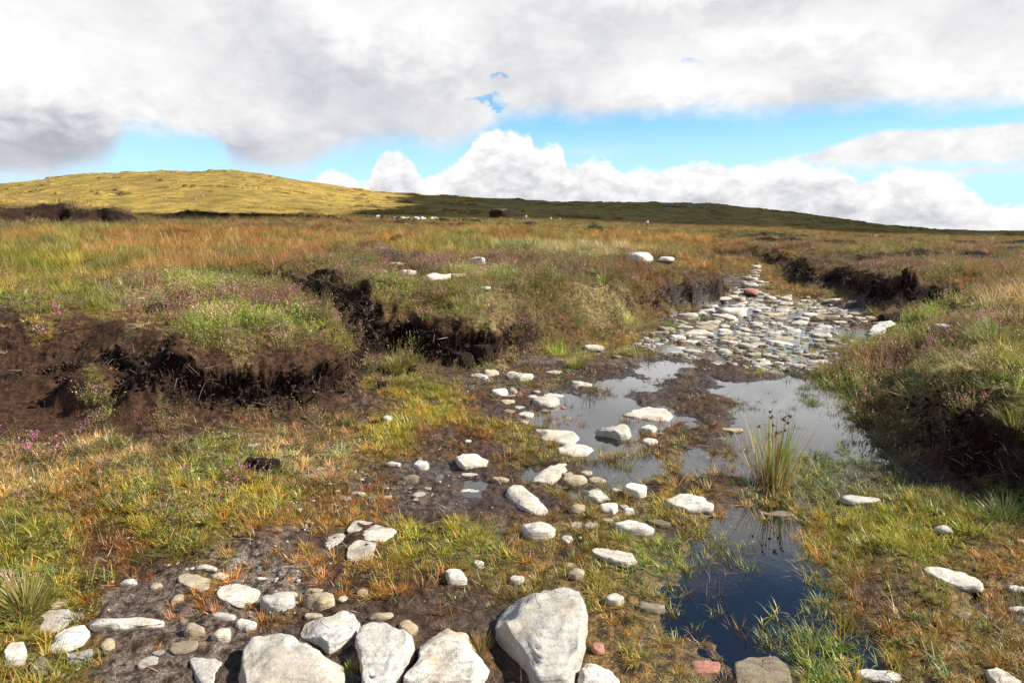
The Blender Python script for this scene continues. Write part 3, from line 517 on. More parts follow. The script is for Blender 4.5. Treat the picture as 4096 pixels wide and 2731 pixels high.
def rock_verts(outline, h, seed, sub=4, cuts=9, tilt=(0, 0), flat=.45, rough=1.0, box=.7):
    """outline: closed star-shaped polygon in local metres (z up); h: height above ground"""
    r = np.random.default_rng(seed)
    v, f = ico(sub); v = v.copy()
    # the top is a dome cut by tilted planes; the outline itself stays
    px_, py_ = v[:, 0], v[:, 1]
    top = np.clip(1 - np.hypot(px_, py_) ** 2, 0, 1) ** .5
    prof = np.minimum(top * 1.8, 1.0 - .10 * r.random())
    for _ in range(cuts):
        a_ = r.uniform(0, 2 * math.pi); sl_ = r.choice([r.uniform(.08, .3), r.uniform(.5, 1.5)]); q_ = r.uniform(.15, .8)
        prof = np.minimum(prof, 1 - sl_ * (px_ * math.cos(a_) + py_ * math.sin(a_) - q_) - .0) if sl_ > .4 else np.minimum(prof, 1.05 - sl_ * (px_ * math.cos(a_) + py_ * math.sin(a_) + .3))
    prof = np.maximum(prof, 0) + (v[:, 2] > 0) * 0
    prof = np.where(v[:, 2] > 0, np.maximum(prof, .02), v[:, 2])
    th = np.arctan2(v[:, 1], v[:, 0]); hor = np.hypot(v[:, 0], v[:, 1])
    o = np.array(outline); ot = np.arctan2(o[:, 1], o[:, 0]); orr = np.hypot(o[:, 0], o[:, 1])
    # radius of the outline in each direction: intersect the polygon
    R = np.zeros(len(v)); n = len(o)
    dx, dy = np.cos(th), np.sin(th)
    for i in range(n):
        x0, y0 = o[i]; x1, y1 = o[(i + 1) % n]; ex, ey = x1 - x0, y1 - y0
        den = dx * ey - dy * ex
        den = np.where(np.abs(den) < 1e-9, 1e-9, den)
        tt = (x0 * ey - y0 * ex) / den; s = (x0 * dy - y0 * dx) / den
        ok = (tt > 0) & (s >= -1e-6) & (s <= 1 + 1e-6)
        R = np.where(ok, np.maximum(R, tt), R)
    R = np.where(R <= 0, np.median(orr), R)
    hh = np.clip(hor, 0, 1) ** box
    X = dx * hh * R; Y = dy * hh * R
    zz = np.where(v[:, 2] > 0, np.abs(prof) ** (.6 + .4 * flat), -np.abs(v[:, 2]))
    Z = np.where(zz > 0, zz * h, zz * h * .8 - .0)
    size = float(np.median(orr))
    Z = Z * (1 + tilt[0] * X / size + tilt[1] * Y / size)
    s = 2.2 / size
    a = .06 * size * rough
    nx = fbm3(X * s, Y * s, Z * s + seed, 4, seed % 7, .55); ny = fbm3(X * s + 9, Y * s, Z * s + seed, 4, 3, .55); nz = fbm3(X * s, Y * s + 5, Z * s + seed, 4, 5, .55)
    lay = fbm3(X * s * .6, Y * s * .6, Z * s * 5 + seed, 2, 6)
    X += a * nx + a * .5 * lay * dx * hor; Y += a * ny + a * .5 * lay * dy * hor; Z += min(a, h * .16) * nz * 1.5
    return np.stack([X, Y, Z], 1), f
def add_stone(name, label, outline, loc, h, mat, seed, group=None, sub=4, **kw):
    v, f = rock_verts(outline, h, seed, sub, **kw)
    o = mesh_from(name, v, f, mat); o.location = loc
    tag(o, label, 'stone', group); return o
def ellipse_outline(wd, dp, rot, seed, n=9, irr=.2):
    r = np.random.default_rng(seed)
    a = np.sort(np.linspace(0, 2 * math.pi, n, endpoint=False) + r.uniform(-.16, .16, n))
    k = 1 + r.uniform(-irr, irr, n)
    x = np.cos(a) * wd / 2 * k; y = np.sin(a) * dp / 2 * k
    c, s = math.cos(rot), math.sin(rot)
    return [(p * c - q * s, p * s + q * c) for p, q in zip(x, y)]
STONE_BASE = []
def poly_stone(pts, mat, label, hk=.26, **kw):
    """pts: the stone's outline as seen in the photo (2352-wide coordinates), laid onto the ground it lies on"""
    pts = [(a * VS, b * VS) for a, b in pts]
    cx = sum(p[0] for p in pts) / len(pts); cy = sum(p[1] for p in pts) / len(pts)
    X, Y, Z = hit(cx, min(cy, 2700))
    if cy > 2700: X, Y = on_plane(cx, cy, Z)
    wpx = max(p[0] for p in pts) - min(p[0] for p in pts)
    h = hk * wpx / F * math.hypot(Y, 1.5) * .7
    W = [on_plane(a, b, Z + h * .45) for a, b in pts]
    mx = sum(q[0] for q in W) / len(W); my = sum(q[1] for q in W) / len(W)
    ex = max(q[0] for q in W) - min(q[0] for q in W); ey = max(q[1] for q in W) - min(q[1] for q in W)
    lim = 2.2 if Y < 4.5 else 1.1
    if ey > lim * ex:
        W = [(q[0], my + (q[1] - my) * lim * ex / ey) for q in W]; h = max(h, .0)
    STONE_BASE.append((mx, my, max(math.hypot(q[0] - mx, q[1] - my) for q in W)))
    seed = int(cx * 7 + cy) % 9973
    return add_stone('stone', label, [(q[0] - mx, q[1] - my) for q in W], (mx, my, Z - .16 * h), h * 1.16, SM[mat], seed, **kw)
def oval_stone(vx, vy, wv, hv, rot, mat, label, group=None, kh=.42, sub=3, **kw):
    X, Y, Z = vhit(vx, vy)
    D = math.hypot(Y, CAM_H - Z); wd = wv * VS / F * D
    sa = (CAM_H - Z) / D; ca = Y / D
    hm = hv * VS / F * D                       # apparent height in metres across the line of sight
    h = min(kh * wd, hm * .55 / max(ca, .2))
    dp = max((hm - h * ca * .75) / max(sa, .08), wd * .35); dp = min(dp, wd * 1.7)
    seed = int(vx * 13 + vy * 3) % 9973
    if vy < 680: Z += .055; h *= 1.25
    STONE_BASE.append((X, Y, max(wd, dp) / 2))
    # the outline's tilt in the picture, undone by the foreshortening
    return add_stone('stone', label, ellipse_outline(wd, dp, math.radians(rot), seed), (X, Y, Z - .1 * h), h * 1.1, SM[mat], seed, group, sub, **kw)
PS = poly_stone; OS = oval_stone
PS([(1138,1400),(1165,1385),(1200,1370),(1250,1360),(1300,1362),(1338,1375),(1352,1400),(1350,1440),(1340,1500),(1330,1535),(1312,1575),(1225,1580),(1210,1530),(1180,1490),(1150,1455),(1137,1425)], 'g', 'large pale grey boulder with flat speckled top, biggest stone at the front', .42, sub=5, flat=.35, cuts=7)
PS([(555,1500),(575,1480),(620,1470),(660,1470),(700,1488),(750,1500),(790,1518),(797,1545),(795,1600),(560,1610),(548,1560),(552,1520)], 'g', 'broad pale round-shouldered boulder cut by the bottom edge, leftmost of the front row', .26, sub=5, flat=.4)
PS([(690,1450),(700,1432),(740,1420),(790,1403),(815,1410),(828,1430),(820,1455),(790,1475),(755,1487),(735,1472),(715,1465),(693,1460)], 'g', 'smooth grey bean-shaped boulder lying above the gap between two front boulders', .24, sub=5)
PS([(818,1465),(825,1445),(860,1435),(890,1438),(920,1452),(953,1465),(950,1490),(930,1520),(902,1575),(895,1600),(840,1605),(830,1550),(820,1500)], 'g', 'tapering grey boulder with a raised flake on top, second from left in the front row', .34, sub=5, flat=.4)
PS([(920,1575),(960,1520),(965,1480),(982,1455),(1030,1446),(1070,1460),(1095,1480),(1120,1500),(1127,1530),(1110,1555),(1090,1585),(960,1595)], 'w', 'white angular boulder with lichen spots, third from left in the front row', .30, sub=5, flat=.45)
PS([(1318,1575),(1330,1540),(1350,1515),(1370,1515),(1400,1535),(1425,1568),(1425,1625),(1320,1625)], 'w', 'pointed pale stone cut by the bottom edge beside the tallest front boulder', .36, sub=5)
PS([(428,1507),(450,1497),(505,1500),(512,1522),(500,1545),(490,1572),(462,1574),(442,1542)], 'g', 'flat-topped grey stone at the bottom edge left of the broad boulder', .22)
PS([(58,1446),(75,1430),(110,1402),(160,1398),(177,1410),(152,1435),(130,1447),(100,1450)], 'g', 'thin grey slab with a pointed left end lying beside the grass, bottom left', .08)
PS([(197,1432),(215,1423),(300,1421),(375,1425),(372,1436),(280,1440),(218,1442)], 'w', 'long thin white stone bar lying level in brown gravel, bottom left', .12)
PS([(110,1485),(125,1460),(165,1440),(195,1437),(209,1455),(192,1478),(150,1492),(115,1495)], 'w', 'smooth cream lozenge-shaped stone below the thin grey slab', .26)
PS([(8,1500),(20,1475),(55,1476),(62,1500),(55,1522),(15,1527)], 'w', 'rounded whitish cobble near the bottom left corner', .3)
PS([(68,1532),(90,1497),(110,1510),(110,1545),(72,1552)], 'o', 'buff cobble half sunk beside the whitish corner cobble', .26)
PS([(85,1396),(120,1382),(165,1370),(168,1377),(150,1389),(110,1402)], 'y', 'thin pale splinter slab under overhanging grass at the left', .08)
PS([(405,1325),(420,1316),(450,1317),(485,1330),(480,1350),(456,1359),(430,1347),(408,1336)], 'y', 'cracked cream slab with a stepped lower edge, left of the diamond-shaped slab', .08)
PS([(495,1360),(510,1345),(540,1337),(575,1345),(600,1358),(592,1372),(560,1394),(530,1387),(500,1371)], 'w', 'flat white diamond-shaped slab touching the grey sandy streak', .1)
PS([(443,1293),(470,1294),(500,1305),(495,1311),(455,1305)], 'w', 'narrow white splinter just above the cracked cream slab', .1)
PS([(482,1319),(505,1312),(529,1322),(515,1331),(488,1327)], 'w', 'small white flat stone between the splinter and the diamond slab', .12)
PS([(795,1217),(812,1193),(857,1197),(838,1211),(820,1221),(798,1223)], 'w', 'white slab piece at the top of the four fitted slab pieces', .06)
PS([(823,1226),(860,1203),(912,1216),(905,1228),(880,1244),(840,1238)], 'w', 'white slab piece at the right of the four fitted slab pieces', .06)
PS([(742,1245),(755,1231),(783,1220),(807,1236),(800,1254),(778,1274),(755,1263)], 'w', 'white slab piece at the left of the four fitted slab pieces', .07)
PS([(795,1276),(800,1256),(820,1237),(865,1245),(862,1257),(853,1287),(798,1288)], 'w', 'stained white slab piece at the bottom of the four fitted slab pieces', .06)
PS([(1350,1266),(1370,1261),(1400,1263),(1455,1275),(1463,1288),(1442,1297),(1390,1284)], 'w', 'long thin white wedge stone half hidden by yellow grass, right of centre', .12)
PS([(1163,1130),(1172,1115),(1192,1115),(1215,1129),(1240,1145),(1258,1168),(1256,1182),(1215,1181),(1195,1166),(1172,1150)], 'w', 'elongated white boulder slanting down to the right in dark mud at centre', .2)
PS([(1216,1103),(1245,1085),(1285,1064),(1303,1064),(1306,1078),(1285,1095),(1265,1108)], 'w', 'ridged white stone slanting up to the right at the puddle corner', .2)
PS([(1523,1152),(1545,1143),(1580,1137),(1615,1145),(1642,1160),(1636,1169),(1580,1169),(1545,1163)], 'w', 'low white stone alone on the mud bar in front of the rush clump', .16)
PS([(1044,1050),(1060,1046),(1090,1047),(1125,1055),(1115,1066),(1085,1071),(1065,1071),(1050,1062)], 'w', 'cream stone with a thin tail, alone on brown mud left of the pool', .2)
PS([(1225,986),(1245,980),(1310,984),(1331,1005),(1323,1018),(1270,1020),(1235,1013),(1241,1000)], 'w', 'big flat white block at the left tip of the pool, upper of a touching pair', .16)
PS([(1279,1031),(1300,1018),(1345,1019),(1365,1035),(1350,1051),(1315,1056),(1283,1046)], 'w', 'big oval whitish stone at the pool tip, lower of a touching pair', .22)
PS([(1363,996),(1400,979),(1427,965),(1441,977),(1453,1003),(1450,1019),(1430,1021),(1405,1009),(1375,1001)], 'g', 'tilted grey stone with diagonal grooves standing in the pool', .4)
PS([(1423,956),(1450,943),(1490,939),(1530,944),(1553,960),(1540,971),(1490,969),(1455,963)], 'w', 'long white hump-backed stone behind the grooved stone in the pool', .16)
PS([(1466,990),(1484,968),(1500,975),(1511,990),(1505,999),(1480,997)], 'g', 'small pyramid-shaped grey stone right of the grooved stone', .45)
PS([(1080,857),(1095,849),(1110,850),(1121,862),(1123,892),(1112,882),(1086,866)], 'w', 'white triangular stone pointing down, leftmost below the dark peat cut', .3)
PS([(1161,856),(1180,848),(1200,858),(1226,862),(1220,870),(1195,878),(1170,872)], 'w', 'white stone with a nose to the right below the dark peat cut', .26)
PS([(1309,870),(1330,871),(1364,885),(1360,891),(1320,898)], 'w', 'flat white wedge stone at the far edge of the pool', .2)
PS([(2116,1308),(2135,1304),(2170,1306),(2220,1322),(2263,1341),(2255,1351),(2215,1349),(2170,1336),(2130,1319)], 'w', 'long white blade-shaped stone in grass at the right', .12)
PS([(2263,1541),(2290,1535),(2330,1558),(2362,1582),(2300,1592)], 'w', 'pale angular stone at the bottom right corner', .25)
PS([(1583,1516),(1655,1521),(1653,1545),(1590,1549)], 'r', 'red brick-shaped stone in the shallow water at the bottom', .12)
PS([(1686,1522),(1720,1508),(1780,1503),(1815,1530),(1822,1590),(1698,1595)], 'o', 'large olive stone lying under water at the bottom, right of the red one', .07)
PS([(1745,1352),(1800,1362),(1835,1371),(1826,1378),(1770,1368),(1742,1359)], 'o', 'long thin pale stone under the dark pool water', .06)
OS(1466,602,62,24,0,'w','large white arched stone in the grass on the bank top', None, .36)
PS([(1073,597),(1104,583),(1110,606),(1098,609),(1085,602)], 'w', 'upright triangular pale stone on the heather bank', .5)
PS([(1985,768),(2012,746),(2050,744),(2062,751),(2030,768)], 'g', 'big grey boulder on the track edge where the right bank begins', .4)
M = 'w'
for a in [
 (640,1397,75,44,0,'g','blocky grey stone with reddish grass in front, above the bean-shaped boulder'), (735,1388,80,38,0,'y','cream domed stone touching the top of the bean-shaped boulder'), (663,1371,48,20,0,'y','small buff stone above the blocky grey one'), (717,1361,46,14,0,'y','thin buff stone above the cream domed stone'),
 (787,1379,20,16,0,'w','tiny white stone right of the cream domed stone'), (447,1455,50,30,-20,'y','cream humped cobble with grass at its left, bottom left'), (508,1465,42,28,0,'w','whitish cobble between two cream cobbles, bottom left'), (563,1442,46,26,0,'w','speckled cobble above the broad boulder'),
 (512,1420,60,18,-15,'g','flat grey stone under the diamond slab'), (250,1483,28,26,20,'y','pale shard standing in gravel below the long bar'), (178,1421,28,22,0,'o','brownish flat stone at the right end of the thin grey slab'), (720,1420,50,16,10,'y','cream sliver behind the bean-shaped boulder'),
 (297,1341,36,18,20,'g','small grey-blue stone at the grass edge, left'), (357,1352,30,22,25,'y','buff stone half hidden by a grass tuft, left of the cracked slab'), (833,1366,28,20,0,'y','small buff stone alone on brown mud above the front boulders'), (407,1380,26,24,0,'y','rounded cream cobble below the cracked slab'),
 (600,1333,26,12,0,'g','small grey stone where the sandy streak starts'), (937,1447,44,34,0,'y','cream rounded stone wedged behind two front boulders'), (875,1418,60,12,5,'y','flat cream stone in mud above the tapering boulder'), (735,1478,40,18,-10,'y','crumbly buff stone under the bean-shaped boulder'),
 (1048,1330,50,36,0,'w','white egg-shaped stone standing alone above the tallest boulder'), (1098,1300,30,20,0,'w','small white stone up and right of the egg-shaped stone'), (1187,1336,40,20,20,'w','white knobbly stone directly above the tallest boulder'), (1408,1383,44,26,0,'w','bright white loaf-shaped stone in grass right of the tallest boulder'),
 (1495,1402,65,26,0,'o','olive-grey flat stone near the dark pool'), (1305,1302,28,15,0,'y','upper of two stacked cream stones in grass'), (1323,1322,46,24,-10,'y','lower of two stacked cream stones in grass'), (1235,1228,75,40,0,'w','oval buff-white stone under the slanting white boulder'),
 (1302,1244,28,20,0,'w','small white stone right of the oval buff-white stone'), (1454,1219,100,34,-14,'w','long white loaf-shaped stone sloping down to the right'), (1400,1174,44,26,0,'w','clean white domed stone above the loaf-shaped stone'), (1443,1178,26,20,-20,'w','small white stone right of the clean domed one'),
 (1325,1174,42,24,0,'y','round buff cobble right of the slanting white boulder'), (1397,1199,25,13,0,'y','small buff stone under the clean domed stone'), (1373,1146,55,28,-22,'g','grey oval stone tilting down to the right'), (1462,1133,52,32,-10,'w','white three-cornered stone at the near side of the pool'),
 (1417,1132,28,16,0,'y','brown-cream stone left of the three-cornered stone'), (1374,1112,54,24,0,'y','creamy rounded stone at the near pool edge'), (1317,1108,60,26,18,'y','cream wedge stone between two pointed stones'), (1345,1090,30,14,0,'y','small cream stone by the pool corner'),
 (1303,1092,26,12,0,'y','small yellowish stone beside the ridged white stone'), (1492,1018,40,18,10,'g','low grey wedge below the pyramid-shaped stone'), (1253,929,70,28,-8,'w','rough white block among the small stones at the pool head'), (1294,939,14,12,0,'r','small red stone right of the rough white block'),
 (1268,913,62,14,-10,'g','flat grey stone behind the rough white block'), (1150,905,40,20,0,'w','white stone at the left of the small stones by the pool head'), (1179,900,22,14,0,'y','small knobbly stone beside the left white stone of the pool head'), (1166,925,34,12,20,'y','buff stone at the trickle left of the pool head'),
 (1225,915,34,12,0,'g','grey flat stone in the middle of the pool head group'), (1208,958,38,18,0,'g','round wet grey cobble below the rough white block'), (1203,972,20,10,0,'w','tiny white stone under the wet grey cobble'), (1130,860,32,20,-20,'y','buff stone behind the white triangular stone'),
 (1272,857,42,8,0,'w','thin white stone at the far edge of the mud'), (1362,801,46,14,-14,'w','white slanting stone beside the green tuft under the bank'), (905,1068,38,13,-8,'w','small white bar-shaped stone left on the mud'), (967,1074,34,24,0,'g','greenish grey cube-like stone on the mud'),
 (962,1058,16,14,0,'o','brown point of stone behind the cube-like stone'), (944,1103,46,18,0,'o','flat buff stone with crossing lines on wet gravel'), (1148,1104,42,14,0,'y','flat cream stone left of the ridged white stone'), (1078,1132,50,12,0,'w','low pale stone in the dark wet hollow'),
 (1077,1092,42,9,0,'g','flat grey wet stone in the dark hollow'), (858,1148,24,20,0,'o','grey rounded stone among flat bits at the left gravel edge'), (822,1136,46,12,-10,'y','flat buff stone at the left gravel edge'), (890,1144,22,9,0,'y','small flat buff stone right of the grey rounded one'),
 (582,1027,30,12,0,'w','small pale stone in grass behind the black peat block'), (890,966,22,18,10,'g','grey stone beside a dark clod at the foot of the hag'), (1075,1016,17,10,0,'w','small cream stone alone on reddish mud'), (1513,1206,58,18,-15,'o','wet grey layered stone under mud, right of the loaf-shaped stone'),
 (1678,990,62,12,0,'y','flat pale stone in the mud bar behind the rushes'), (2168,1219,42,20,-22,'g','grey stone sunk in bright moss at the right'), (2343,1247,30,14,-20,'y','tan stone at the right edge'), (2338,1356,52,14,-6,'w','white flat stone at the right edge below the blade-shaped stone'),
 (2338,1404,56,16,0,'g','grey flat stone in the right-hand puddle'), (2213,1416,46,14,25,'o','olive stone at the rim of the right-hand puddle'), (2155,1388,28,16,0,'o','mossy small stone under the tuft of the blade-shaped stone'), (1375,1494,30,24,0,'r','red stone chip hidden by grass beside the tallest boulder'),
 (2020,1560,110,24,0,'g','low grey stone at the bottom edge in the right-hand grass'), (1785,1185,90,16,0,'o','pale slab showing through shallow water under the rushes'), (1790,1253,80,16,0,'o','pale slab under water in the middle of the right pool'), (1975,1150,110,14,0,'g','flat stone bed showing in grass right of the rushes'),
 (936,636,44,13,0,'w','white flat stone among heather, left of the longest one'), (1006,647,56,15,-10,'w','longest white stone lying among heather on the bank'), (1052,642,36,8,-14,'y','thin cream stone right of the longest heather stone'), (877,634,20,13,25,'y','small pale stone left of the heather stones'), (912,614,38,7,15,'y','long pale stone on the bare top of the bank'),
 (1528,603,34,11,0,'w','low white stone right of the arched stone on the bank'), (326,690,24,13,20,'w','small white stone on the turf of the left hag'), (673,735,16,7,-15,'w','tiny white stone in heather on the left hag'), (2172,753,46,13,0,'w','white stone beside the large green tussock on the right bank'),
 (2098,736,36,9,14,'w','pale flat stone ending the row on the right bank'), (1116,672,22,6,0,'w','tiny white stone in pale grass on the bank'), (1680,724,60,30,0,'w','pointed pale boulder, rear of two at the left of the stony stream'), (1668,734,62,22,0,'w','pale boulder with a flat front, front of two at the left of the stony stream'),
 (1723,678,34,14,0,'r','pinkish red boulder under the black peat face'), (1640,706,22,9,0,'w','cream stone at the foot of the bank, top of the small pile'), (1645,718,26,9,0,'w','cream stone in the middle of the small pile by the bank'), (1652,735,28,9,0,'y','cream stone at the bottom of the small pile by the bank'),
 (1612,722,26,9,0,'w','grey-white stone left of the small pile by the bank'), (1590,768,44,11,-12,'w','flat cream stone on the shore, left of its larger twin'), (1613,766,54,13,-12,'w','larger flat cream stone on the shore'), (1664,752,26,11,-14,'w','small cream stone in shore grass'),
 (1664,811,32,15,0,'g','rounded grey stone standing in mud above the wheel ruts'), (1883,833,56,10,-6,'w','white flat stone alone before the right bank'), (1790,835,28,7,0,'w','small white stone in the mud right of the ruts'), (1560,802,30,9,0,'g','pale grey stone on the sandy shore'), (1855,905,30,7,0,'w','thin stone at the bank foot by the pool')]:
    OS(*a)
# crowded stones of the stream bed
import random as _r
_r.seed(3)
BED = np.array([P(*q) for q in [(2720, 1260), (2900, 1190), (2975, 1120), (3010, 1085), (3050, 1085), (3045, 1130), (3100, 1185), (3230, 1190), (3420, 1215), (3520, 1255), (3560, 1285), (3440, 1335), (3340, 1390), (3310, 1450), (3200, 1480), (2950, 1465), (2760, 1430), (2600, 1400), (2620, 1320)]])
GRASSY = [(P(3090, 1170), .9)]
variants = []
for k in range(26):
    wd = 1.0; dp = _r.uniform(.5, .9)
    v, f = rock_verts(ellipse_outline(wd, dp, _r.uniform(-.4, .4), 500 + k, 7, .26), _r.uniform(.10, .2), 500 + k, 3, flat=.4)
    me = bpy.data.meshes.new('bed_stone'); me.from_pydata([tuple(q) for q in v], [], f); me.polygons.foreach_set('use_smooth', [True] * len(me.polygons))
    me.materials.append(SM['wyg'[k % 3] if k % 5 else 'w']); variants.append(me)
placed = []; tries = 0
x0, y0 = BED.min(0); x1, y1 = BED.max(0)
def bed_stone(x, y, s, label, group, me=None):
    o = bpy.data.objects.new('bed_stone', me or _r.choice(variants)); COL.objects.link(o)
    z = float(zat(x, y))
    o.location = (x, y, max(z, -.02) - .012 * s); o.rotation_euler = (_r.uniform(-.12, .12), _r.uniform(-.12, .12), _r.uniform(-.5, .5) + (math.pi if _r.random() < .5 else 0)); k = _r.uniform(.8, 1.25); o.scale = (s, s * k, s * _r.uniform(.7, 1.2))
    tag(o, label, 'stone', group); STONE_BASE.append((x, y, s * .5)); return o
sizes = sorted([min(.50, .14 * math.exp(_r.gauss(.35, .5))) for _ in range(270)], reverse=True)
for s in sizes:
    for _ in range(400):
        x = _r.uniform(x0, x1); y = _r.uniform(y0, y1)
        if float(sdist(np.array([x]), np.array([y]), BED)[0]) > -.1 or float(zat(x, y)) > .11 + .03 * max(y - 18, 0): continue
        if y < 9.6 and _r.random() < .6: continue
        if any(math.hypot(x - a, y - b) < (s + c) * .40 for a, b, c in placed): continue
        if any(math.hypot(x - a, y - b) < (s * .5 + c) * .9 for a, b, c in STONE_BASE[:170]): continue
        placed.append((x, y, s)); break
    else: continue
    bed_stone(x, y, s, 'pale flat stone lying crowded with many others in the stony stream bed', 'pale stones crowding the stream bed')
# loose small stones on the near ground
zones = [((250, 1500), 320, 50, 26, 'small loose stone in the gravel at the bottom left', 'small loose stones at the bottom left'), ((880, 1140), 130, 30, 7, 'small loose stone on the wet gravel left of the dark hollow', 'small loose stones by the dark hollow'),
         ((1560, 790), 150, 30, 14, 'small loose stone on the sandy shore by the wheel ruts', 'small loose stones on the sandy shore'), ((1220, 925), 80, 26, 12, 'small loose stone at the head of the pool', 'small loose stones at the pool head'), ((1350, 1150), 110, 60, 12, 'small loose stone among the bigger ones in front of the pool', 'small loose stones in front of the pool')]
for (cx, cy), rx, ry, n, lab, grp in zones:
    for _ in range(n):
        vx = cx + _r.uniform(-rx, rx); vy = cy + _r.uniform(-ry, ry)
        X, Y, Z = vhit(vx, vy)
        if any(math.hypot(X - a, Y - b) < c * 1.0 + .015 for a, b, c in STONE_BASE): continue
        s = _r.uniform(.035, .09) * (1 + Y * .05)
        bed_stone(X, Y, s, lab, grp).name = 'small_stone'
# ------------------------------------------------------------------ plants
def plant_material(name, trans=.35, objcol=False):
    m, t, out = material(name)
    a = t.attr('bcol'); b = t.attr('tint', 'INSTANCER')
    if objcol: c = a.outputs['Color']
    else: c = t.mix(1, a.outputs['Color'], b.outputs['Color'], 'MULTIPLY')
    d = t.new('ShaderNodeBsdfDiffuse'); t.l.new(c, d.inputs['Color'])
    tl = t.new('ShaderNodeBsdfTranslucent'); t.l.new(c, tl.inputs['Color'])
    g = t.new('ShaderNodeBsdfGlossy'); g.inputs['Roughness'].default_value = .42; g.inputs['Color'].default_value = (.8, .8, .75, 1)
    mx = t.new('ShaderNodeMixShader'); mx.inputs[0].default_value = trans; t.l.new(d.outputs[0], mx.inputs[1]); t.l.new(tl.outputs[0], mx.inputs[2])
    m2 = t.new('ShaderNodeMixShader'); m2.inputs[0].default_value = .035; t.l.new(mx.outputs[0], m2.inputs[1]); t.l.new(g.outputs[0], m2.inputs[2])
    t.l.new(m2.outputs[0], out.inputs['Surface'])
    return m
PM = plant_material('plant_blades'); PO = plant_material('tussock_blades', .35, True)
class Tuft:
    def __init__(s): s.v = []; s.f = []; s.c = []
    def blade(s, x, y, z, ang, lean, h, w, col, segs=3, droop=.6, twist=None):
        dx, dy = math.cos(ang), math.sin(ang)
        tw = twist if twist is not None else ang + math.pi / 2 + random.uniform(-.7, .7)
        wx, wy = math.cos(tw) * w / 2, math.sin(tw) * w / 2
        i0 = len(s.v); px, pz, a = 0., 0., lean
        for k in range(segs + 1):
            f = k / segs; ww = (1 - f ** 1.6) if k < segs else 0
            if k < segs:
                s.v += [(x + dx * px - wx * ww, y + dy * px - wy * ww, z + pz), (x + dx * px + wx * ww, y + dy * px + wy * ww, z + pz)]
            else: s.v += [(x + dx * px, y + dy * px, z + pz)]
            st_ = h / segs; px += math.sin(a) * st_; pz += math.cos(a) * st_; a += droop / segs
        for k in range(segs - 1):
            i = i0 + 2 * k; s.f.append((i, i + 1, i + 3, i + 2)); s.c.append(col)
        i = i0 + 2 * (segs - 1); s.f.append((i, i + 1, i + 2)); s.c.append(col)
    def quad(s, p, u, v, col):
        i = len(s.v); p = Vector(p); u = Vector(u); v = Vector(v)
        s.v += [tuple(p - u), tuple(p + v), tuple(p + u), tuple(p - v)]; s.f.append((i, i + 1, i + 2, i + 3)); s.c.append(col)
    def build(s, name, mat, link=False, parent=None):
        me = bpy.data.meshes.new(name); me.from_pydata(s.v, [], s.f); me.materials.append(mat)
        a = me.attributes.new('bcol', 'FLOAT_COLOR', 'CORNER')
        cs = []
        for f, c in zip(s.f, s.c): cs += [(*c, 1)] * len(f)
        a.data.foreach_set('color', np.array(cs, np.float32).ravel())
        o = bpy.data.objects.new(name, me)
        if link: COL.objects.link(o)
        if parent: o.parent = parent
        return o
def jit(c, k=.15):
    g = 1 + random.uniform(-k, k); return tuple(max(0, q * g * (1 + random.uniform(-.06, .06))) for q in c)
U = random.uniform
def proto_short(dry=.3):
    T = Tuft()
    for _ in range(34):
        r = abs(random.gauss(0, .022)); a = U(0, 6.28); out_ = a + U(-.5, .5)
        q = random.random()
        c = (1.5, 1.05, .8) if q < dry else ((.55, .9, .7) if q < dry + .25 else ((1.9, 1.6, 2.2) if q > .93 else (1, 1.05, .9)))
        if q < .08: c = (1.1, .5, .5)
        T.blade(r * math.cos(a), r * math.sin(a), -.004, out_, U(.25, 1.35), U(.025, .07), U(.0022, .004), jit(c), 3, U(.2, 1.1))
    return T
def proto_leafy():
    T = Tuft()
    for _ in range(6):
        cx, cy = random.gauss(0, .03), random.gauss(0, .03)
        for _ in range(6):
            a = U(0, 6.28)
            c = (1, 1, 1) if random.random() < .7 else (1.5, 1.1, .7)
            T.blade(cx, cy, -.003, a, U(.2, 1.3), U(.03, .085), U(.0035, .006), jit(c), 4, U(.3, 1.4))
    return T
def proto_tall(h=.3, n=46, spread=.06):
    T = Tuft()
    for _ in range(n):
        r = abs(random.gauss(0, spread)); a = U(0, 6.28)
        q = random.random()
        c = (1.15, .9, .75) if q < .35 else ((.45, .7, .6) if q < .55 else ((1.35, 1.5, 2.4) if q > .78 else (1, 1, .9)))
        T.blade(r * math.cos(a), r * math.sin(a), -.01, a + U(-.6, .6), U(.03, .55), h * U(.35, 1.15), U(.0028, .0045), jit(c, .2), 4, U(.15, .9))
    return T
def proto_heather(flower=.5, woody=.4):
    T = Tuft()
    for _ in range(20):
        a = U(0, 6.28); r = abs(random.gauss(0, .035)); le = U(0, .75); h = U(.05, .13); dx, dy = math.cos(a), math.sin(a)
        x, y = r * math.cos(a), r * math.sin(a)
        stem = jit((.20, .14, .11) if random.random() < woody else (.10, .07, .045))
        T.blade(x, y, -.01, a, le, h, .003, stem, 2, .25)
        fl = random.random() < flower; pc = random.choice([(.56, .14, .40), (.46, .22, .38), (.40, .25, .33), (.58, .26, .14)])
        n = 13
        for k in range(n):
            f = (k + 1) / n * h; q = k / n
            p = (x + dx * math.sin(le + .1) * f + U(-.006, .006), y + dy * math.sin(le + .1) * f + U(-.006, .006), math.cos(le + .1) * f)
            if fl and q > .55: c = jit(pc, .25); s = .0050
            else:
                c = jit(random.choice([(.13, .16, .03), (.20, .20, .04), (.11, .10, .035), (.22, .15, .07)]), .25); s = .0055
            u = Vector((U(-1, 1), U(-1, 1), U(-.3, 1))).normalized() * s; v = Vector((U(-1, 1), U(-1, 1), U(-.6, .6))).normalized() * s * .5
            T.quad(p, u, v, c)
    return T
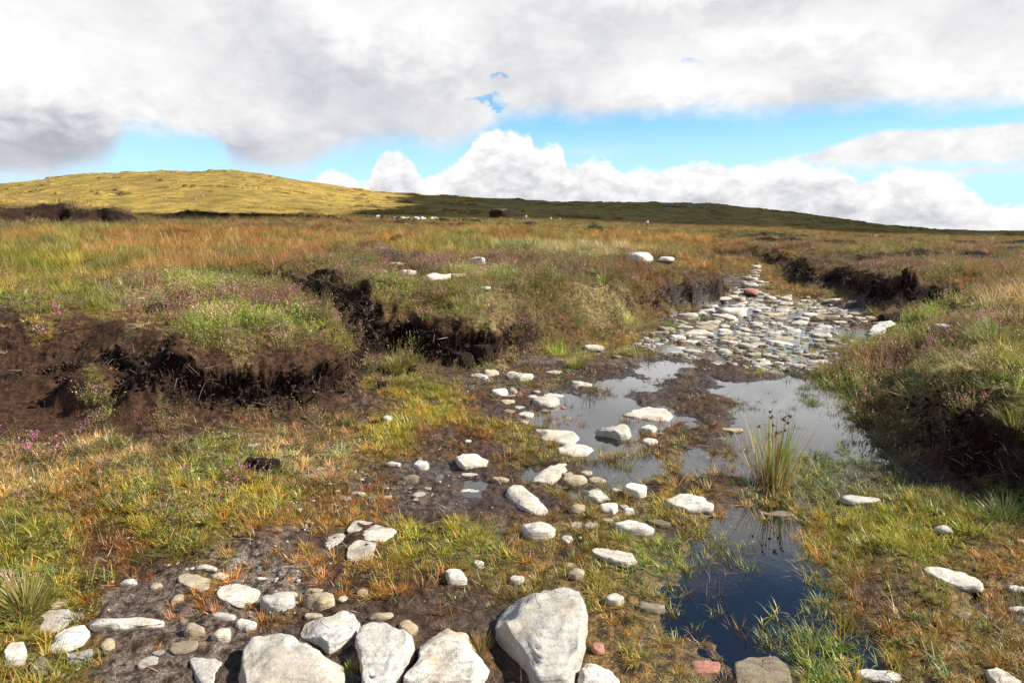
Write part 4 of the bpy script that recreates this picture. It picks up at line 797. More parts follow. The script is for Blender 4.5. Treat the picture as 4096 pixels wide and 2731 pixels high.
def proto_twigs():
    T = Tuft()
    for _ in range(9):
        a = U(0, 6.28)
        c = random.choice([(.38, .29, .22), (.30, .17, .10), (.22, .12, .08), (.48, .38, .28)])
        T.blade(U(-.06, .06), U(-.06, .06), U(.0, .01), a, U(.9, 1.5), U(.03, .10), U(.0015, .003), jit(c), 4, U(-.3, .8))
    return T
def proto_pebbles():
    T = Tuft()
    for _ in range(5):
        x, y = U(-.06, .06), U(-.06, .06); s = U(.003, .010); v, f = ico(1)
        c = random.choice([(.55, .50, .43), (.40, .36, .30), (.30, .22, .16), (.62, .60, .55)]); i = len(T.v)
        sc = (U(.7, 1.4), U(.7, 1.4), U(.4, .8))
        T.v += [(x + q[0] * s * sc[0], y + q[1] * s * sc[1], q[2] * s * sc[2]) for q in v]; T.f += [tuple(k + i for k in q) for q in f]; T.c += [jit(c)] * len(f)
    return T
def scatter(name, protos, P_, rotz, tilt, scl, tint, desc):
    """one object of plants past counting: a point cloud that carries a tuft on every point"""
    coll = bpy.data.collections.new(name + '_tufts')
    for k, T in enumerate(protos):
        coll.objects.link(T.build(name + '_tuft', PM))
    me = bpy.data.meshes.new(name); n = len(P_)
    me.vertices.add(n); me.vertices.foreach_set('co', P_.astype(np.float32).ravel())
    a = me.attributes.new('rot', 'FLOAT_VECTOR', 'POINT'); a.data.foreach_set('vector', np.stack([tilt[:, 0], tilt[:, 1], rotz], 1).astype(np.float32).ravel())
    a = me.attributes.new('scl', 'FLOAT_VECTOR', 'POINT'); a.data.foreach_set('vector', scl.astype(np.float32).ravel())
    c = np.ones((n, 4), np.float32); c[:, :3] = tint
    a = me.attributes.new('tint', 'FLOAT_COLOR', 'POINT'); a.data.foreach_set('color', c.ravel())
    o = bpy.data.objects.new(name, me); COL.objects.link(o); me.materials.append(PM)
    ng = bpy.data.node_groups.new(name + '_scatter', 'GeometryNodeTree')
    ng.interface.new_socket('Geometry', in_out='INPUT', socket_type='NodeSocketGeometry'); ng.interface.new_socket('Geometry', in_out='OUTPUT', socket_type='NodeSocketGeometry')
    N = ng.nodes; Lk = ng.links
    gi = N.new('NodeGroupInput'); go = N.new('NodeGroupOutput'); m2p = N.new('GeometryNodeMeshToPoints'); iop = N.new('GeometryNodeInstanceOnPoints')
    ci = N.new('GeometryNodeCollectionInfo'); ci.inputs['Collection'].default_value = coll; ci.inputs['Separate Children'].default_value = True; ci.inputs['Reset Children'].default_value = True
    ra = N.new('GeometryNodeInputNamedAttribute'); ra.data_type = 'FLOAT_VECTOR'; ra.inputs[0].default_value = 'rot'
    sa = N.new('GeometryNodeInputNamedAttribute'); sa.data_type = 'FLOAT_VECTOR'; sa.inputs[0].default_value = 'scl'
    e2r = N.new('FunctionNodeEulerToRotation')
    Lk.new(gi.outputs[0], m2p.inputs[0]); Lk.new(m2p.outputs[0], iop.inputs['Points']); Lk.new(ci.outputs[0], iop.inputs['Instance'])
    iop.inputs['Pick Instance'].default_value = True
    Lk.new(ra.outputs[0], e2r.inputs[0]); Lk.new(e2r.outputs[0], iop.inputs['Rotation']); Lk.new(sa.outputs[0], iop.inputs['Scale'])
    Lk.new(iop.outputs[0], go.inputs[0])
    md = o.modifiers.new('scatter', 'NODES'); md.node_group = ng
    tag(o, desc, name.replace('_', ' '), kind='stuff')
    print(name, n)
    return o
def cand(bins):
    """random ground points: list of (Y0, Y1, points per m2)"""
    xs, ys = [], []
    for y0, y1, rho in bins:
        area = .96 * (y1 ** 2 - y0 ** 2)
        n = int(area * rho); y = np.sqrt(RNG.uniform(y0 ** 2, y1 ** 2, n)); u = RNG.uniform(-.96, .96, n)
        xs.append(u * y); ys.append(y)
    return np.concatenate(xs), np.concatenate(ys)
sb = np.array(STONE_BASE) if STONE_BASE else np.zeros((0, 3))
def clear_of_stones(X, Y, k=.85):
    ok = np.ones(len(X), bool)
    for a, b, r in sb: ok &= (X - a) ** 2 + (Y - b) ** 2 > (r * np.where(Y > 6, 1.25, k)) ** 2
    return ok
PEATG = peat
def common(X, Y, dens, k_peat=1.0, water=-.004):
    z = zat(X, Y); pt_ = gat(PEATG, X, Y)
    keep = RNG.random(len(X)) < dens * (1 - k_peat * pt_)
    keep &= z > water
    keep &= clear_of_stones(X, Y)
    return keep, z
def clump(X, Y, s, o): return .5 + .5 * np.clip(fbm2(X * s, Y * s, 3, o) * 1.6, -1, 1)
def tints(T, X, Y, o, amp=.35):
    n = fbm2(X * 1.3, Y * 1.3, 3, o)[:, None]; n2 = fbm2(X * .5, Y * .5, 2, o + 5)[:, None]
    T = T * (1 + amp * n) * RNG.uniform(.55, 1.35, (len(X), 1))
    warm = np.array([[1.2, .88, .85]]); cool = np.array([[.65, 1.05, .85]])
    k = np.clip(n2 + RNG.normal(0, .35, (len(X), 1)), -1, 1)
    return T * np.where(k > 0, 1 + (warm - 1) * k, 1 + (cool - 1) * -k)
def tilt_(n, s=.15): return RNG.normal(0, s, (n, 2))
# short grass
X, Y = cand([(1.6, 4, 640), (4, 7, 380), (7, 12, 130), (12, 24, 40), (24, 45, 9)])
d, tn = veg_at(X, Y)
dens = d[:, 0]; cl = clump(X, Y, 3.2, 3)
dens = np.clip(dens * 1.1 * np.where(dens > .75, .30 + 1.15 * cl, np.minimum(.35 * (dens > .35) + 3.4 * cl ** 2.2, 2.5)), 0, 1)
k, z = common(X, Y, dens, 1, -.022); z = np.maximum(z, -.01); X, Y, z, tn = X[k], Y[k], z[k], tn[k]; n = len(X)
s = RNG.uniform(.45, 1.2, n) * (1 + Y / 22) * np.where(d[k, 0] > .7, 1.05, .85)
scatter('short_grass', [proto_short(.22) for _ in range(6)] + [proto_short(.55) for _ in range(4)], np.stack([X, Y, z], 1), RNG.uniform(0, 6.28, n), tilt_(n), np.stack([s, s, s * RNG.uniform(.7, 1.5, n)], 1), tints(tn, X, Y, 8), 'short yellow-green grass with orange tips growing in tufts on the mud and banks')
# tall grass
X, Y = cand([(1.8, 5, 60), (5, 9, 60), (9, 16, 44), (16, 30, 22), (30, 60, 7), (60, 110, 2.2), (110, 182, .9)])
d, tn = veg_at(X, Y)
dens = np.clip(d[:, 1] * (.25 + 1.1 * clump(X, Y, 1.2, 13)), 0, 1)
k, z = common(X, Y, dens); X, Y, z, tn = X[k], Y[k], z[k], tn[k]; n = len(X)
s = RNG.uniform(.6, 1.25, n); wide = 1 + np.maximum(Y - 8, 0) / 28; hgt = np.clip(.45 + d[k, 1] * .6, .4, 1.0) * np.where(Y < 7, .55, 1) * (1 + np.maximum(Y - 30, 0) / 160)
scatter('tall_grass', [proto_tall(.34) for _ in range(8)], np.stack([X, Y, z], 1), RNG.uniform(0, 6.28, n), tilt_(n, .12), np.stack([s * wide, s * wide, s * hgt], 1), tints(tn, X, Y, 28, .4), 'tall orange and straw moor grass covering the open field and bank tops')
# heather
X, Y = cand([(2.5, 9, 190), (9, 16, 90), (16, 34, 22), (34, 70, 4)])
d, tn = veg_at(X, Y)
dens = np.clip(d[:, 2] * (.2 + 1.25 * clump(X, Y, 1.6, 33)), 0, 1)
k, z = common(X, Y, dens, .8); X, Y, z = X[k], Y[k], z[k]; n = len(X)
s = RNG.uniform(.7, 1.4, n) * (1 + Y / 26)
ht = np.array([[1.35, 1.35, 1.15]]) * RNG.uniform(.7, 1.25, (n, 1)) * np.where(fbm2(X * .9, Y * .9, 2, 3)[:, None] > 0, np.array([[1, 1.05, .95]]), np.array([[1.1, .9, 1.15]]))
ht[tn[k][:, 1] > tn[k][:, 0] * 1.04] *= np.array([[1.35, 1.9, 1.1]])
scatter('heather', [proto_heather(.06, .2) for _ in range(6)] + [proto_heather(.5, .5) for _ in range(2)] + [proto_heather(.15, .9) for _ in range(2)], np.stack([X, Y, z], 1), RNG.uniform(0, 6.28, n), tilt_(n, .25), np.stack([s, s, s * RNG.uniform(.6, 1.3, n)], 1), ht, 'low heather with small pink and purple flowers over the peat banks')
# broad bluish leaves
X, Y = cand([(1.6, 5, 80), (5, 9, 50)])
d, tn = veg_at(X, Y)
dens = np.clip(d[:, 3] * (1.6 * clump(X, Y, 2.4, 43) ** 1.6), 0, 1)
k, z = common(X, Y, dens, 1, -.06); X, Y, z = X[k], Y[k], z[k]; n = len(X)
s = RNG.uniform(.6, 1.25, n)
lt = np.array([[.19, .24, .09]]) * RNG.uniform(.7, 1.35, (n, 1)) * np.where(RNG.random((n, 1)) < .5, np.array([[1.2, 1.0, .6]]), np.array([[1, 1.1, 1.15]]))
scatter('leafy_grass', [proto_leafy() for _ in range(6)], np.stack([X, Y, np.maximum(z, -.012)], 1), RNG.uniform(0, 6.28, n), tilt_(n, .15), np.stack([s, s, s], 1), lt, 'broad-bladed bluish green grass growing in the wet mud and shallow water')
# dead roots, twigs and straw on bare peat and mud
X, Y = cand([(1.6, 5, 150), (5, 10, 90), (10, 18, 20)])
z = zat(X, Y); pk = gat(peat, X, Y)
dens = np.clip(.25 + .5 * pk + .4 * clump(X, Y, 2, 53), 0, 1) * .7
k = (RNG.random(len(X)) < dens * np.where(z > .003, 1, np.where(Y < 5, .5, .12))) & (z > -.04) & clear_of_stones(X, Y, 1); z = np.maximum(z, -.001)
X, Y, z = X[k], Y[k], z[k]; n = len(X); s = RNG.uniform(.6, 1.4, n)
scatter('plant_litter', [proto_twigs() for _ in range(8)], np.stack([X, Y, z + .004], 1), RNG.uniform(0, 6.28, n), tilt_(n, .4), np.stack([s, s, s], 1), np.ones((n, 3)) * RNG.uniform(.5, 1.1, (n, 1)), 'dead roots, twigs and straw scattered over bare peat and mud')
# flat rubble between the bed stones
def proto_slabs():
    T = Tuft()
    for _ in range(5):
        x, y = U(-.12, .12), U(-.12, .12); s = U(.02, .055); v, f = rock_verts(ellipse_outline(s * 2.2, s * 1.4, 0, random.randrange(9999), 7, .26), s * .5, random.randrange(999), 1, cuts=3)
        c = random.choice([(.55, .50, .42), (.42, .38, .32), (.34, .28, .21), (.60, .58, .53)]); i = len(T.v); a = U(-.5, .5)
        T.v += [(x + q[0] * math.cos(a) - q[1] * math.sin(a), y + q[0] * math.sin(a) + q[1] * math.cos(a), q[2]) for q in v]; T.f += [tuple(k + i for k in q) for q in f]; T.c += [jit(c)] * len(f)
    return T
X = RNG.uniform(x0, x1, 9000); Y = RNG.uniform(y0, y1, 9000)
k = (sdist(X, Y, BED) < .15) & (clump(X, Y, 1.3, 73) > .45) & (zat(X, Y) < .1); X, Y = X[k][:380], Y[k][:380]; z = np.maximum(zat(X, Y), -.015); n = len(X); s = RNG.uniform(.6, 1.5, n)
scatter('stream_rubble', [proto_slabs() for _ in range(8)], np.stack([X, Y, z], 1), RNG.uniform(-.5, .5, n), tilt_(n, .06), np.stack([s, s, s], 1), np.ones((n, 3)) * RNG.uniform(.7, 1.1, (n, 1)), 'small flat rubble filling the gaps of the stony stream bed')
# gravel
X, Y = cand([(1.6, 5, 90), (5, 10, 60), (10, 16, 30)])
z = zat(X, Y); sd_ = sample(SANDF, X, Y)[:, 0]
dens = np.clip(sd_ * 1.3 * clump(X, Y, 2, 63) + .05, 0, 1) * (sdist(X, Y, LOW) < -.1)
k = (RNG.random(len(X)) < dens) & clear_of_stones(X, Y, 1)
X, Y, z = X[k], Y[k], z[k]; n = len(X); s = RNG.uniform(.5, 1.6, n)
scatter('gravel', [proto_pebbles() for _ in range(6)], np.stack([X, Y, z], 1), RNG.uniform(0, 6.28, n), tilt_(n, .1), np.stack([s, s, s], 1), np.ones((n, 3)) * RNG.uniform(.7, 1.1, (n, 1)), 'fine gravel scattered on the mud')
# ------------------------------------------------------------------ single plants and other things
def tussock(vx, vy, wv, hv, label, cols, n=420, group=None, name='grass_tussock', lean=.75, droop=.8, bw=.005, cat='grass tussock', seeds=0):
    X, Y, Z = vhit(vx, vy); D = math.hypot(Y, 1); r = wv * VS / F * D * .32; h = hv * VS / F * D * 1.15
    T = Tuft()
    for _ in range(n):
        q = math.sqrt(random.random()) * r * .6; a = U(0, 6.28); k = q / (r * .6)
        T.blade(q * math.cos(a), q * math.sin(a), -.03, a + U(-.5, .5), k * lean * U(.3, 1.1) + U(0, .12), h * U(.55, 1.12) * (1 - .2 * k), bw * U(.7, 1.2), jit(random.choice(cols), .25), 5, droop * U(.3, 1.1))
    o = T.build(name, PO, True); o.location = (X, Y, Z); tag(o, label, cat, group)
    return o
GR = [(.16, .22, .04), (.22, .27, .05), (.10, .15, .03), (.36, .32, .10), (.45, .36, .16)]
DK = [(.09, .14, .03), (.13, .19, .04), (.07, .10, .03), (.20, .20, .06), (.34, .26, .11)]
YG = [(.32, .31, .06), (.24, .28, .05), (.42, .34, .12), (.18, .22, .04), (.36, .22, .06)]
ST = [(.50, .41, .19), (.42, .34, .13), (.30, .28, .08), (.22, .24, .07)]
tussock(255, 628, 160, 55, 'big dark green rush tussock standing in the orange field at the left', DK + [(.45, .33, .18)], 900)
tussock(2285, 800, 190, 85, 'big yellow-green tussock on the right bank beside a white stone', GR, 900)
tussock(918, 850, 150, 50, 'bright tussock in front of the gap between the two peat hags', YG, 800)
tussock(1325, 843, 95, 34, 'dense green tussock at the foot of the bank beside the muddy shore', YG + GR, 600)
tussock(1440, 815, 90, 26, 'low yellow tussock on the shore right of the dense green one', YG, 450)
tussock(262, 1035, 60, 75, 'dark rush tuft with brown tips below the left peat hollow', DK + [(.30, .16, .06)], 130, lean=.6, droop=.4)
tussock(640, 1090, 90, 55, 'green blade tuft growing in front of the black peat block', GR[:4], 110, bw=.008)
tussock(2310, 1190, 110, 75, 'dark green rush tuft in the hollow at the right edge', DK, 260)
tussock(2325, 975, 90, 65, 'dark green tuft on the slope at the right edge', DK + GR, 300)
tussock(2155, 1385, 80, 45, 'yellow-green tuft over the long blade-shaped stone', YG, 260, lean=.5, droop=.3)
tussock(1385, 648, 60, 28, 'fresh green tuft on the heather bank', GR[:3], 260)
tussock(1055, 700, 60, 34, 'fine straw-coloured tuft in the middle of the heather bank', ST, 300)
tussock(800, 975, 60, 34, 'dark green tuft under the end of the left hag', DK, 180)
tussock(1210, 880, 60, 24, 'tuft behind the white stones under the peat cut', YG, 160)
tussock(232, 710, 40, 62, 'pale straw tuft with tall seed stalks on the left turf', ST, 60, lean=.35, droop=.25, bw=.006)
tussock(250, 1040, 100, 40, 'bleached straw tuft below the left peat hollow', ST, 300)
tussock(1960, 1215, 60, 50, 'reddish green sedge tuft at the right side of the flooded grass', [(.30, .16, .06), (.2, .22, .05), (.34, .24, .08)], 200, lean=.4, droop=.3, bw=.004)
tussock(1915, 1240, 90, 40, 'orange-green mossy tuft standing in the right pool', [(.34, .22, .05), (.2, .22, .04), (.30, .28, .06)], 260, lean=.6, droop=.4, bw=.004)
tussock(640, 1425, 70, 34, 'reddish brown grass tuft in front of the blocky grey stone', [(.20, .08, .05), (.28, .15, .08), (.22, .22, .06)], 110, lean=.5, droop=.2, bw=.004)
tussock(1105, 1490, 70, 60, 'reddish grass tuft touching the left side of the tallest boulder', [(.30, .16, .08), (.38, .26, .10), (.26, .24, .06)], 160, lean=.6, droop=.3, bw=.004)
tussock(1410, 1062, 60, 40, 'dark red sedge tuft in the pool beside the oval stone', [(.16, .08, .06), (.22, .13, .07)], 110, lean=.5, droop=.2, bw=.004)
tussock(812, 1540, 50, 45, 'straw tuft growing between two front boulders', YG, 150, lean=.7, droop=.3, bw=.004)
tussock(2050, 716, 60, 12, 'grassy cap of the peat lump at the end of the far right bank', [(.24, .22, .08), (.14, .12, .05)], 200, bw=.01)
tussock(60, 1400, 150, 110, 'long green grass with seed stalks at the left edge', GR + YG + [(.5, .42, .24)], 420, lean=.9, droop=.6)
tussock(1240, 1480, 1, 1, 'x', GR, 1) if False else None
# rush clump in the pool: green stems, dead stems, seed heads
X, Y, Z = vhit(1775, 1118); D = math.hypot(Y, 1.2); k = VS / F * D
rush = bpy.data.objects.new('rush_clump', None); COL.objects.link(rush); rush.location = (X, Y, Z); tag(rush, 'tall upright rush clump with brown seed heads growing out of the pool', 'rush')
T1, T2, T3 = Tuft(), Tuft(), Tuft()
for _ in range(120):
    a = U(0, 6.28); q = U(0, .075)
    T1.blade(q * math.cos(a) * 1.2, q * math.sin(a), -.02, a + U(-.4, .4), U(.02, .38), U(.22, 0.60), .0075, jit(random.choice([(.20, .30, .04), (.30, .36, .06), (.13, .20, .03)])), 4, U(-.02, .22))
for _ in range(150):
    a = U(0, 6.28); q = U(0, .10)
    T2.blade(q * math.cos(a) * 1.3, q * math.sin(a), -.02, a + U(-.4, .4), U(.05, .75) if random.random() < .6 else U(.02, .3), U(.12, .58), .006, jit(random.choice([(.52, .36, .18), (.60, .46, .27), (.44, .22, .07)])), 4, U(-.05, .3))
for _ in range(14):
    x, y, z = U(-.13, .10), U(-.06, .06), U(.36, .52); T3 = Tuft()
    for _ in range(12):
        d_ = Vector((U(-1, 1), U(-1, 1), U(-1, 1))) * .007
        T3.quad((d_.x, d_.y, d_.z), Vector((U(-1, 1), U(-1, 1), 1)).normalized() * .008, Vector((U(-1, 1), U(-1, 1), 0)).normalized() * .004, jit((.13, .055, .02)))
    T3.build('seed_head', PO, True, rush).location = (x, y, z)
T1.build('green_stems', PO, True, rush); T2.build('dead_stems', PO, True, rush)
tussock(1745, 1122, 34, 30, 'short green shoots at the left foot of the rush clump', GR[:3] + ST[:1], 60, lean=.8, droop=.5)
tussock(1815, 1118, 36, 36, 'bent straw-coloured shoots at the right foot of the rush clump', ST + GR[:1], 80, lean=1.0, droop=.9)
# peat
pm, t, out = material('peat_block')
tc = t.new('ShaderNodeTexCoord'); n1 = t.noise(tc.outputs['Object'], 14, 6, .65); n2 = t.noise(tc.outputs['Object'], 60, 4, .7)
c = t.mix(t.ramp(n1, .4, .65), (.016, .011, .008), (.048, .029, .019)); c = t.mix(t.ramp(n2, .6, .75, 0, .5), c, (.09, .06, .04))
principled(t, out, Base_Color=c, Roughness=.85, Normal=t.bump(t.m('ADD', n1, n2), .9, .03)).inputs['Specular IOR Level'].default_value = .15
def peat_lump(name, vx, vy, wv, hv, label, seed, dk=.6, cat='peat', flat=.4):
    X, Y, Z = vhit(vx, vy); D = math.hypot(Y, 1.2); w_ = wv * VS / F * D; h_ = hv * VS / F * D
    o = add_stone(name, label, ellipse_outline(w_, w_ * dk, U(-.1, .1), seed, 12, .14), (X, Y, Z - .02), h_, pm, seed, None, 4, cuts=6, flat=flat, rough=1.6)
    o['category'] = cat; return o
peat_lump('peat_block', 605, 1080, 84, 38, 'black squared peat block lying in green grass at the left', 3, .45, flat=.3)
peat_lump('peat_clod', 878, 893, 36, 22, 'dark peat clod at the right end of the left hag', 4)
peat_lump('peat_clod', 862, 975, 18, 16, 'small dark clod beside a grey stone under the left hag', 5)
peat_lump('peat_clod', 372, 1412 - 18, 26, 14, 'small black clod in the gravel near the cracked slab', 6)
peat_lump('peat_lump', 2055, 742, 78, 26, 'rounded peat lump with grass on top at the end of the far right bank', 8, .7)
peat_lump('peat_lump', 385, 725, 84, 30, 'cracked dark peat lump on the crest above the left hollow', 9, .8)
peat_lump('peat_lump', 330, 835, 74, 18, 'flaking peat slab in the middle of the left peat slope', 10, .7)
peat_lump('peat_lump', 1062, 830, 60, 26, 'blocky dark peat at the foot of the middle hag', 12, .6)
peat_lump('peat_lump', 1110, 815, 50, 30, 'dark cracked peat at the right of the blocky peat in the middle hag', 13, .6)
# old woody heather bushes on the crest of the bank
def heather_bush(vx, vy, wv, hv, label):
    X, Y, Z = vhit(vx, vy); D = math.hypot(Y, 1); w_ = wv * VS / F * D; h_ = hv * VS / F * D
    T = Tuft()
    for _ in range(420):
        a = U(0, 6.28); q = math.sqrt(random.random()) * w_ * .42
        x, y = q * math.cos(a), q * math.sin(a) * .7; hh = h_ * (1 - (q / (w_ * .5)) ** 2) * U(.7, 1.1); le = q / w_ * 1.6
        T.blade(x * .6, y * .6, -.02, a, le, hh * U(.7, 1), .006, jit(random.choice([(.30, .24, .20), (.20, .14, .11), (.38, .31, .27)]), .2), 3, .35)
        for _ in range(7):
            p = (x + U(-.03, .03), y + U(-.03, .03), hh * U(.6, 1.05))
            T.quad(p, Vector((U(-1, 1), U(-1, 1), U(0, 1))).normalized() * .010, Vector((U(-1, 1), U(-1, 1), U(-1, 1))).normalized() * .005, jit(random.choice([(.09, .07, .05), (.20, .13, .13), (.07, .08, .03), (.26, .16, .2)]), .2))
    o = T.build('heather_bush', PO, True); o.location = (X, Y, Z); tag(o, label, 'heather')
heather_bush(822, 618, 110, 30, 'wide grey woody heather bush on the crest left of the gap')
heather_bush(900, 603, 80, 34, 'dark woody heather bush on the crest above the bare top')
heather_bush(962, 600, 56, 26, 'small woody heather bush at the right end of the bare top')
heather_bush(240, 545, 30, 12, 'small heather bush alone in the orange field at the left')
heather_bush(375, 548, 36, 10, 'low brown heather bush in the orange field')
heather_bush(1555, 550, 30, 8, 'low brown heather bush on the far field near the bend of the track')
# far things
def solid(name, rgb, rough=.8):
    m, t, out = material(name)
    tc = t.new('ShaderNodeTexCoord'); n = t.noise(tc.outputs['Object'], 9, 4, .6)
    principled(t, out, Base_Color=t.mix(t.ramp(n, .35, .65), tuple(q * .78 for q in rgb), rgb), Roughness=rough, Normal=t.bump(n, .4, .03)); return m
sackm = solid('woven_plastic', (.80, .79, .80), .6); postm = solid('dark_wood', (.05, .045, .04)); capm = solid('white_paint', (.8, .8, .78)); rockm = solid('hill_rock', (.30, .285, .27)); leafm = solid('bush_leaves', (.05, .09, .02))
def sack(x, y, z, s, seed, label, group):
    v, f = rock_verts(ellipse_outline(s, s * .7, 0, seed, 10, .12), s * .62, seed, 3, cuts=2, flat=.6)
    i = len(v); nk = [(math.cos(a) * s * .07 * q, math.sin(a) * s * .07 * q, s * (.55 + .1 * k)) for k, q in enumerate((1, .7, 1.9)) for a in np.linspace(0, 5.5, 8)]
    v = list(map(tuple, v)) + nk
    for k in range(2):
        for j in range(8): f = f + [(i + k * 8 + j, i + k * 8 + (j + 1) % 8, i + (k + 1) * 8 + (j + 1) % 8, i + (k + 1) * 8 + j)]
    o = mesh_from('sack', v, f, sackm); o.location = (x, y, z); o.rotation_euler = (0, U(-.3, .3), U(0, 6)); tag(o, label, 'sack', group)
for vx, vy, n, lab, grp in [(903, 490, 13, 'white filled sack in the long row at the foot of the sunlit hill', 'row of white sacks below the sunlit hill'), (958, 492, 9, 'white filled sack in the looser row right of the long row', 'looser row of white sacks'), (1000, 495, 3, 'white filled sack in the short pile at the right end of the rows', 'short pile of white sacks')]:
    for k in range(n):
        x = vx + (k - (n - 1) / 2) * (68 / 13 if n > 3 else 6) + U(-1, 1)
        X, Y, Z = vhit(x, vy + 3); Y = min(Y, 120); X = (x * VS - 2048) / F * Y; Z = float(terrain(X, np.array(Y)))
        sack(X, Y + U(-.5, .5), Z, .50 * Y / 100 * U(.8, 1.3), 900 + k, lab, grp)
for vx, vy, lab in [(1147, 497, 'white sack in front of the dark turf hummock'), (1208, 498, 'tiny white sack right of the turf hummock'), (1265, 503, 'small white sack at the right on the far rise'), (1286, 505, 'smallest white sack at the right end of the far rise')]:
    X, Y, Z = vhit(vx, vy); sack(X, Y, Z, .0035 * Y, int(vx), lab, None)
def far_post(vx, vy, hv, label, cap):
    X, Y, Z = vhit(vx, vy); h = hv * VS / F * Y; r = .0011 * Y
    P0 = bpy.data.objects.new('marker_post', None); COL.objects.link(P0); P0.location = (X, Y, Z); tag(P0, label, 'post')
    def cyl(nm, z0, z1, r, m):
        vv = [(math.cos(a) * r, math.sin(a) * r, z) for z in (z0, z1) for a in np.linspace(0, 5.5, 9)[:-1]]
        vv = [(math.cos(i * math.pi / 4) * r * q, math.sin(i * math.pi / 4) * r * q, z) for z, q in ((z0, 1), (z1 - r * .3, 1), (z1, .7)) for i in range(8)]
        ff = [(k * 8 + i, k * 8 + (i + 1) % 8, k * 8 + 8 + (i + 1) % 8, k * 8 + 8 + i) for k in range(2) for i in range(8)] + [tuple(range(16, 24))]
        mesh_from(nm, vv, ff, m, False, parent=P0)
    cyl('shaft', -.3, h * (.6 if cap else 1), r, postm)
    if cap: cyl('cap', h * .6, h, r * 1.15, capm)
far_post(1487, 522, 15, 'dark marker post with a white top standing below the shaded hill', True)
far_post(844, 500, 11, 'thin dark marker post below the white sacks', False)
X, Y, Z = vhit(1150, 497)
hm_ = bpy.data.objects.new('turf_hummock', None); COL.objects.link(hm_); hm_.location = (X, Y, Z); tag(hm_, 'dark overhanging turf hummock left standing on the far moor', 'hummock')
s = 50 * VS / F * Y
v, f = rock_verts(ellipse_outline(s, s * .6, 0, 5, 14, .12), s * .34, 5, 4, cuts=2, flat=.9, box=.9, rough=1.5); mesh_from('peat_core', v, f, pm, parent=hm_)
v, f = rock_verts(ellipse_outline(s * .85, s * .6, 0, 6, 14, .12), s * .08, 6, 4, cuts=1, flat=.9, box=.9, rough=1.5); c_ = mesh_from('turf_cap', v, f, solid('turf', (.07, .06, .025)), parent=hm_); c_.location = (-s * .06, 0, s * .25)
X, Y, Z = vhit(1372, 531); T = Tuft()
s = 46 * VS / F * Y
for _ in range(1500):
    a = U(0, 6.28); q = math.sqrt(random.random()); x = q * math.cos(a) * s * .5; hh = s * (.55 if x < 0 else .3) * (1 - q * q * .7)
    p = (x, q * math.sin(a) * s * .25, U(0, 1) * hh); T.quad(p, Vector((U(-1, 1), U(-1, 1), U(-1, 1))).normalized() * s * .03, Vector((U(-1, 1), U(-1, 1), U(-1, 1))).normalized() * s * .02, jit(random.choice([(.06, .11, .03), (.10, .15, .04), (.04, .07, .02)])))
o = T.build('bush', PO, True); o.location = (X, Y, Z); tag(o, 'small dark green bush on the far side of the orange field', 'bush')
for k in range(46):
    if k < 24: px, py = (U(2640, 2830), U(822, 836)); lab, grp = 'grey rock in the outcrop near the top of the shaded hill', 'outcrop rocks on the shaded hill'
    else: px, py = (U(500, 1400), U(710, 800)); lab, grp = 'pale boulder scattered on the sunlit hillside', 'boulders scattered on the sunlit hill'
    sl = zslope(py); yy = np.linspace(185, 600, 900); u_ = (px - 2048) / F
    r_ = np.interp(yy, HY, np.arange(len(HY))); ci = int(round(float(np.interp(u_, HU, np.arange(len(HU))))))
    zz = hz[np.round(r_).astype(int), ci]; ok = zz > CAM_H + yy * sl
    if not ok.any(): continue
    y_ = yy[np.argmax(ok)]; s = U(.5, 1.5) * y_ / 400
    v, f = rock_verts(ellipse_outline(s * 1.4, s, 0, 70 + k, 9, .2), s * .45, 70 + k, 2, cuts=4, flat=.5)
    o = mesh_from('hill_boulder', v, f, rockm); o.location = (u_ * y_, y_, float(zz[np.argmax(ok)]) - .1); tag(o, lab, 'boulder', grp)
# crumbled peat on the steep faces
def proto_clod():
    T = Tuft()
    for _ in range(4):
        v, f = ico(2); s = U(.004, .014); x, y, z = U(-.06, .06), U(-.06, .06), U(-.02, .03); ph = U(0, 50)
        q = v * (1 + .8 * fbm3(v[:, 0] * 1.3 + ph, v[:, 1] * 1.3, v[:, 2] * 1.3, 3, 2))[:, None]; i = len(T.v)
        T.v += [(x + a[0] * s, y + a[1] * s, z + a[2] * s * .8) for a in q]; T.f += [tuple(k + i for k in a) for a in f]; T.c += [jit(random.choice([(.020, .013, .010), (.035, .020, .014), (.06, .033, .022)]), .2)] * len(f)
    return T
cm_ = plant_material('peat_crumbs', 0.02)
for _n in cm_.node_tree.nodes:
    if _n.type == 'BSDF_GLOSSY': _n.inputs['Roughness'].default_value = .7; _n.inputs['Color'].default_value = (.2, .2, .2, 1)
mask = (sel > .35) & (YY < 26) & (YY > 2.5)
ii = np.argwhere(mask); wgt = YY[mask] ** 2; wgt = wgt / wgt.sum()
def face_points(n): return ii[RNG.choice(len(ii), n, p=wgt)]
fp = face_points(5000); X = V2[fp[:, 0], fp[:, 1]]
_PM = PM; PM = cm_
n = len(X); X = X - Nn[fp[:, 0], fp[:, 1]] * .006; s = RNG.uniform(.4, 1.5, n)
scatter('peat_crumbs', [proto_clod() for _ in range(8)], X, RNG.uniform(0, 6.28, n), RNG.normal(0, .6, (n, 2)), np.stack([s, s, s], 1), np.ones((n, 3)) * RNG.uniform(.6, 1.4, (n, 1)), 'crumbled black and brown peat on the eroded bank faces')
PM = _PM
